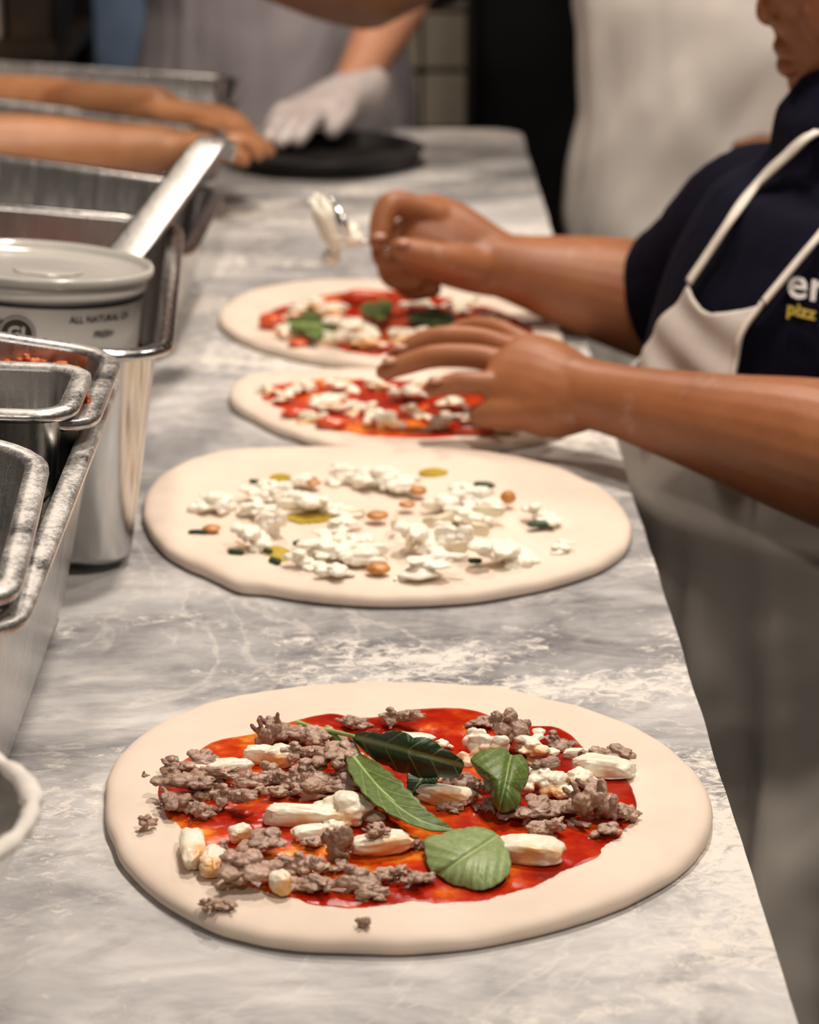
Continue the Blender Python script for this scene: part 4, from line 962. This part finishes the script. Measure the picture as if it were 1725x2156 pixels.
    for z in Z:
        f, w, d = body_at(max(z, -.18)); fl = max(0, -.08 - z); o1 = np.ones(na)
        fold = 1 - np.abs(fbm(np.c_[A * 3.4 + z * 1.1, o1 * z * 1.5, o1 * 3.0], 51, 2)) * 2.4
        swag = fbm(np.c_[A * 1.5 + z * 6, o1 * z * 8 - A * 2.4, o1 * 7.0], 52, 3)
        g = np.interp(z, [-.10, 0, .05], [.019, .017, .0155]) + .13 * fl + (.004 + .052 * min(fl * 2.4, 1)) * fold * .8 + (.003 + .018 * min(fl * 4, 1)) * swag
        g = np.maximum(g, .0155)
        for a, gg in zip(A, g): V.append(at(f + (d + gg) * math.cos(a), (w + gg) * math.sin(a), z))
    for i in range(nz - 1):
        for k in range(na - 1): Fc.append((i * na + k, i * na + k + 1, (i + 1) * na + k + 1, (i + 1) * na + k))
    o = adopt(mk('apron_skirt', V, Fc, M['apron'])); solid(o, .0016)
    # bib between the waist and its sagging top edge
    cR, cL = seen(1462, 606, 0), seen(1618, 640, 0)
    lR, lL = [float((q - c0) @ Lt) for q in (cR, cL)]; zR, zL = cR[2] - ZT, cL[2] - ZT
    nb, mz = 44, 34; V, Fc, edgeL, edgeR = [], [], [], []
    for i in range(mz):
        t = i / (mz - 1); row = []
        l0 = max(lR - .085 * (1 - t) ** 1.1, -.94 * (body_at(.02 + .09 * t)[1] + .008)); l1 = lL + .03 * (1 - t) ** 2 - .010 * math.sin(math.pi * t)
        for k in range(nb):
            q = k / (nb - 1); l = l0 + (l1 - l0) * q; ztop = zR + (zL - zR) * q - .014 * math.sin(math.pi * q); z = .02 + (ztop - .02) * t
            row.append(front(l, z, .0050 + .0022 * math.sin(l * 70 + z * 30) * (1 - .6 * t) + .0015 * math.sin(z * 160 + l * 40)))
        V += row; edgeR.append(row[0]); edgeL.append(row[-1])
    for i in range(mz - 1):
        for k in range(nb - 1): Fc.append((i * nb + k, i * nb + k + 1, (i + 1) * nb + k + 1, (i + 1) * nb + k))
    o = adopt(mk('apron_bib', V, Fc, M['apron'])); solid(o, .0016)
    def tape(path, wid, name, side): return adopt(ribbon(path, [wid, wid], .002, side, M['strap'], name, None))
    tape([p + F * .003 for p in edgeL[::4]] + [edgeL[-1] + F * .003], .0055, 'bib_binding', tuple(Lt))
    for pts, l1, w in (([(1462, 600), (1500, 545), (1550, 470), (1600, 402), (1660, 337), (1722, 283)], -.02, .0105), ([(1618, 640), (1650, 602), (1690, 552), (1725, 512), (1780, 450)], .07, .0085)):
        path = [q for q in (seen(x, y, .0055) for x, y in pts) if q is not None]; last = path[-1]; e = at(-.035, l1 + .01, .240)
        path += [last + (e - last) * .5 + F * .012, e]
        tape(path, w, 'neck_strap', tuple(Lt))
    # lettering on the shirt beside the near strap
    for body_t, size, x0, y0, mt, slope in (('er', 96, 1700, 632, M['white_print'], .16), ('pizz', 38, 1690, 668, M['yellow_print'], .22)):
        me = text_mesh(body_t, size, 0.12, 1.2); ok = []
        for v in me.vertices:
            p = seen(x0 + v.co.x, y0 - v.co.y + slope * v.co.x, .0030); ok.append(p is not None)
            v.co = Vector(p if p is not None else at(.12, .12, .1))
        me.materials.clear(); adopt(link('shirt_lettering', me, mt, None, False))
    return root
cook()

# spoon in the fist, bowl heaped with ricotta
sp0 = aty(790, 512, 2.165)
sp = thing('spoon', 'metal spoon coated with ricotta held in the fist', 'spoon', tuple(sp0))
def rel(o, par): o.data.transform(Matrix.Translation(-Vector(par.location))); o.parent = par; return o
rel(mk('handle', *tube([(aty(900, 545, 2.185), .003, .002), (aty(830, 525, 2.170), .0034, .002), (aty(770, 508, 2.165), .0030, .002), (aty(738, 508, 2.165), .0034, .002)], seg=10), M['steel']), sp)
def spoon_bowl():
    V, Fc = [], []; b, t = aty(742, 510, 2.165), aty(693, 412, 2.17); ax = t - b; L = np.linalg.norm(ax); ax /= L
    side = np.array([.35, -.90, -.1]); side -= ax * (side @ ax); side /= np.linalg.norm(side); nn = np.cross(ax, side)
    if nn[0] < 0: nn = -nn
    nu, nv = 22, 15
    for i in range(nu):
        u = i / (nu - 1); w = .021 * math.sin(math.pi * min(1, u * .98 + .01) ** .85) ** .7
        for j in range(nv):
            v = j / (nv - 1) * 2 - 1
            V.append(b + ax * L * u + side * w * v - nn * .017 * math.sin(math.pi * (u * .96 + .02)) ** .7 * (1 - v * v))
    for i in range(nu - 1):
        for j in range(nv - 1): Fc.append((i * nv + j, i * nv + j + 1, (i + 1) * nv + j + 1, (i + 1) * nv + j))
    return V, Fc
o = rel(mk('spoon_bowl', *spoon_bowl(), M['steel']), sp); solid(o, .0016)
o = blob('ricotta_coat', 'curd', (.022, .036, .060), M['ricotta'], (0, 0, 0), 0, 0, 12); o.location = Vector(aty(690, 470, 2.165)) - Vector(sp.location); o.rotation_euler = (0, math.radians(-24), 0); o.parent = sp
o = blob('ricotta_coat', 'curd', (.034, .028, .022), M['ricotta'], (0, 0, 0), 0, 0, 12); o.location = Vector(aty(728, 498, 2.160)) - Vector(sp.location); o.parent = sp
o = blob('ricotta_drip', 'curd', (.018, .014, .016), M['ricotta'], (0, 0, 0), 0, 0, 12); o.location = Vector(aty(697, 542, 2.165)) - Vector(sp.location); o.parent = sp

# ------------------------------------------------------------------ people in the background
def figure(label, c, face, skin, shirt, lower, arms, tall=1.62, apron=None, width=1.0, sleeve=.35, apron_span=(-70, 70), gloves=None, voxel=.007, hair=True, shirt_hem=.86, bib=.45):
    """standing person; face = direction angle (deg, 0 = +x); arms = two lists of world points shoulder excluded: elbow, wrist, hand tip"""
    root = thing('person', label, 'person', (c[0], c[1], 0)); off = Vector(root.location)
    def adopt(o): o.data.transform(Matrix.Translation(-off)); o.parent = root; return o
    a = math.radians(face); F = np.array([math.cos(a), math.sin(a), 0]); Lt = np.array([-math.sin(a), math.cos(a), 0]); c0 = np.array([c[0], c[1], 0.]); k = tall / 1.62
    def at(f, l, z): return c0 + F * f * width + Lt * l * width + np.array([0, 0, z * k])
    tors = [(0, .78, .165, .12), (0, .92, .175, .125), (.005, 1.05, .155, .115), (.005, 1.18, .165, .118), (0, 1.28, .170, .108), (-.01, 1.345, .15, .085), (-.01, 1.385, .07, .06)]
    def torso(g): return tube([(at(f, 0, z), w * width + g, d * width + g) for f, z, w, d in tors], up=tuple(F), seg=30)
    hd = [tube([(at(-.01, 0, 1.36), .058), (at(.005, 0, 1.44), .052)]), ball(at(.01, 0, 1.535), (.085, .085, .11), 24), ball(at(.045, 0, 1.475), (.05, .05, .05), 18), tube([(at(.09, 0, 1.55), .010), (at(.113, 0, 1.505), .014)]),
          ball(at(.088, 0, 1.468), (.014, .022, .008), 12), ball(at(.0, .085, 1.53), (.014, .014, .03), 10), ball(at(.0, -.085, 1.53), (.014, .014, .03), 10)]
    parts = [torso(0)] + hd; sl = [torso(.010)]; gl = []
    for s, pts in ((1, arms[0]), (-1, arms[1])):
        sh = at(-.005, s * .17, 1.315)
        if pts is None: pts = [at(-.03, s * .245, 1.05), at(.06, s * .24, .83), at(.09, s * .23, .68)]
        el, wr, tip = [np.asarray(p, float) for p in pts]
        parts.append(tube([(at(0, s * .1, 1.30), .055), (sh, .056), ((sh + el) / 2, .048), (el, .044)]))
        parts.append(tube([(el, .045), (el * .65 + wr * .35, .043), (el * .2 + wr * .8, .031), (wr, .0275)]))
        hv = tip - wr; hl = np.linalg.norm(hv); hv /= hl; sd = np.cross(hv, (0, 0, 1)); sd /= np.linalg.norm(sd)
        hand = [tube([(wr, .027, .022), (wr + hv * hl * .3, .036, .017), (wr + hv * hl * .55, .038, .014)])]
        for q, ln in ((-.028, .92), (-.010, 1.0), (.010, .98), (.027, .84)):
            b = wr + hv * hl * .5 + sd * q; m = wr + hv * hl * (.5 + (ln - .5) * .55) + sd * q * 1.05 + np.array([0, 0, .004]); e = wr + hv * hl * ln + sd * q * 1.05 - np.array([0, 0, .014]); hand.append(tube([(b, .0105), (m, .0098), (e, .0082)], seg=10))
        hand.append(tube([(wr + hv * hl * .22 - sd * s * .02, .016), (wr + hv * hl * .45 - sd * s * .048, .0125), (wr + hv * hl * .66 - sd * s * .052 - np.array([0, 0, .012]), .0098)], seg=10))
        parts += hand
        if gloves and s in gloves:
            g = [tube([(wr - hv * .035, .034, .031), (wr, .031, .027), (wr + hv * hl * .3, .041, .021), (wr + hv * hl * .55, .043, .018)])] + [([np.asarray(v) for v in V], F_) for V, F_ in hand[1:]]
            gl.append(g)
        e2 = sh + (el - sh) * (sleeve / .35 * .7 if sleeve < .5 else 1.0)
        sl.append(tube([(at(0, s * .09, 1.29), .062), (sh, .066), (e2, .060)]))
        if sleeve >= .5: sl.append(tube([(el, .056), (el * .25 + wr * .75, .046)]))
    for s in (-1, 1): parts.append(tube([(at(0, s * .09, .82), .085), (at(.005, s * .09, .48), .056), (at(0, s * .09, .08), .036)])); parts.append(tube([(at(-.03, s * .09, .05), .032), (at(.12, s * .095, .035), .026)]))
    adopt(organic('body', parts, skin, voxel * .75, 3))
    if hair: adopt(organic('hair', [ball(at(-.018, 0, 1.565), (.098, .098, .105), 22)], M['brown_hair'], .01, 2, cut=[(at(.055, 0, 1.52), tuple(F * .8 + np.array([0, 0, -.6])))]))
    fold = lambda P: .004 * fbm(P * np.array([12, 12, 7.]), int(c[1] * 50), 3)
    adopt(organic('shirt', sl, shirt, voxel, 3, disp=fold, cut=[(at(0, 0, shirt_hem), (0, 0, -1))]))
    tr = [tube([(at(0, 0, .96), .165 * width, .125 * width), (at(0, 0, .80), .180 * width, .135 * width)], up=tuple(F), seg=26)]
    for s in (-1, 1): tr.append(tube([(at(0, s * .09, .84), .098), (at(.005, s * .09, .48), .076), (at(0, s * .09, .07), .066)]))
    adopt(organic('trousers', tr, lower, voxel * 1.2, 3, disp=fold))
    for s in (-1, 1): adopt(organic('shoe', [tube([(at(-.05, s * .09, .04), .042, .038), (at(.07, s * .095, .036), .045, .034), (at(.15, s * .10, .028), .036, .024)])], M['shoe'], .008, 2))
    if apron is not None:
        V, Fc = [], []; na, nz = 70, 70; Zs = np.linspace(1.26, .40, nz); A0, A1 = math.radians(apron_span[0]), math.radians(apron_span[1])
        zz = [t[1] for t in tors]
        for z in Zs:
            zc = max(z, .85); f, w, d = [np.interp(zc, zz, [t[q] for t in tors]) for q in (0, 2, 3)]; fl = max(0, .85 - z); nar = 1 - bib * max(0, min(1, (z - 1.06) / .1))
            AA = np.linspace(A0 * nar, A1 * nar, na); o1 = np.ones(na)
            g = .022 + .04 * fl + .018 * fbm(np.c_[AA * 2.4 + c[0] * 9, o1 * z * 1.6, o1 * c[1]], 71, 3) + .016 * fbm(np.c_[AA * 1.1 + z * 4, z * 6 - AA * 2, o1 * c[1]], 72, 3); g = np.maximum(g, .012)
            for aa, gg in zip(AA, g): V.append(at(f + (d + gg / width) * math.cos(aa), (w + gg / width) * math.sin(aa), z))
        for i in range(nz - 1):
            for q in range(na - 1): Fc.append((i * na + q, i * na + q + 1, (i + 1) * na + q + 1, (i + 1) * na + q))
        o = adopt(mk('apron', V, Fc, apron)); solid(o, .002)
        for s in (-1, 1): adopt(ribbon([at(.118, s * .085, 1.255), at(.105, s * .08, 1.31), at(.05, s * .072, 1.375), at(-.05, s * .062, 1.40)], [.02, .02], .003, tuple(Lt), apron, 'neck_strap', None))
    for g in gl:
        adopt(organic('glove', g, M['glove'], .004, 2, disp=lambda P: .0022 + .0018 * fbm(P * 70, 5, 3)))
    return root
# grey apron, gloved hand over the black pan
figure('cook in grey apron at the far end with a gloved hand over the black pan', (-.165, 3.72), -90, M['skin_far'], M['black_cloth'], M['black_cloth'],
       [[aty(880, -80, 3.48), aty(735, 195, 3.26), aty(575, 275, 3.12)], [np.array([-.33, 3.90, 1.12]), np.array([-.22, 3.95, .95]), np.array([-.12, 3.95, .88])]], 1.72, M['grey_apron'], 1.12, gloves=(1,), apron_span=(-85, 85))
# white apron behind the cook, one arm raised across the top of the frame
figure('person in white apron standing behind the navy-shirted cook, arm stretched across the top', (.425, 3.02), -95, M['skin_dark'], M['black_cloth'], M['black_cloth'],
       [[np.array([.68, 2.92, 1.12]), aty(1860, 385, 2.86), aty(1556, 284, 2.78)], [aty(775, -20, 2.84), aty(500, -75, 2.78), aty(190, -150, 2.76)]], 1.66, M['apron_far'], 1.10, apron_span=(-80, 80), bib=0.0)
# forearms from the left
figure('person at the left edge whose bare forearms reach over the far pans', (-.86, 2.70), 5, M['skin_left'], M['grey_apron'], M['trousers'],
       [[aty(-95, 235, 2.98), aty(330, 232, 2.86), aty(520, 285, 2.78)], [aty(-110, 330, 2.66), aty(330, 312, 2.72), aty(568, 288, 2.76)]], 1.60, None, 1.0)
# blue denim figure
figure('person in blue denim standing in the dark at the back left', (-.435, 4.43), 90, M['skin_dark'], M['denim'], M['denim'], [None, None], 1.70, None, .66, sleeve=.6)

# ------------------------------------------------------------------ things at the far end
bp = thing('round_pan', 'round black pan lying on the far end of the counter', 'pan', (-.076, 3.075, ZT))
mk('pan_body', *lathe([(.0005, 0), (.110, 0), (.117, .004), (.121, .018), (.124, .020), (.122, .0215), (.118, .019), (.112, .006), (.0005, .004)]), M['black_metal'], bp)
pan('steel pan behind the bare forearms', (-.178, 2.985, ZT + .085), .36, .22, .08, 4, 0, M['steel'], .03, .014)
cab = thing('tall_cabinet', 'tall black cabinet at the far right of the counter end', 'cabinet', (.30, 4.0, 0))
box('cabinet_body', (-.165, -.2, 0), (.45, .25, 2.2), M['black_paint'], cab, .006)
box('cabinet_door', (-.155, -.222, .08), (.44, -.202, 2.15), M['black_paint'], cab, .004)
mk('door_handle', *tube([((-.11, -.25, 1.30), .008), ((-.11, -.25, 1.75), .008)], seg=10), M['black_metal'], cab)
rx = float(aty(150, 100, 3.95)[0])
shf = thing('storage_rack', 'dark storage rack with posts in the back left corner', 'rack', (rx - .30, 4.1, 0))
for x in (-.28, .285):
    for y in (-.15, .15): mk('post', *tube([((x, y, 0), .013), ((x, y, 2.0), .013)], seg=10), M['black_metal'], shf)
for z in (.35, .72, 1.036, 1.55): box('shelf', (-.30, -.16, z - .03), (.30, .16, z), M['dark_wood'], shf, .003)
box('back_panel', (-.30, .16, .2), (.30, .175, 2.0), M['black_paint'], shf, .002); box('side_panel', (.20, -.14, 1.037), (.275, .14, 1.54), M['dark_wood'], shf, .002)
bx = thing('storage_box', 'pale cardboard box on the rack at the top left', 'box', (rx - .30, 4.08, 1.037))
box('box_body', (-.12, -.12, 0), (.185, .12, .20), M['cardboard'], bx, .003); box('box_lid', (-.125, -.125, .17), (.19, .125, .21), M['cardboard'], bx, .003)

# pieces that belong to a part rather than to the whole thing
def under(child, parent_name):
    r = child.parent
    p = next((q for q in r.children if q.name.split('.')[0] == parent_name), None)
    if p is not None and tuple(p.location) == (0, 0, 0): child.parent = p
for o in list(bpy.data.objects):
    n = o.name.split('.')[0]
    if o.parent is None: continue
    if n in ('neck_strap', 'bib_binding'): under(o, 'apron_bib' if any(q.name.startswith('apron_bib') for q in o.parent.children) else 'apron')
    elif n == 'shirt_lettering': under(o, 't_shirt')
    elif n in ('ricotta_coat', 'ricotta_drip'): under(o, 'spoon_bowl')
    elif n == 'door_handle': under(o, 'cabinet_door')
    elif n == 'box_lid': under(o, 'box_body')
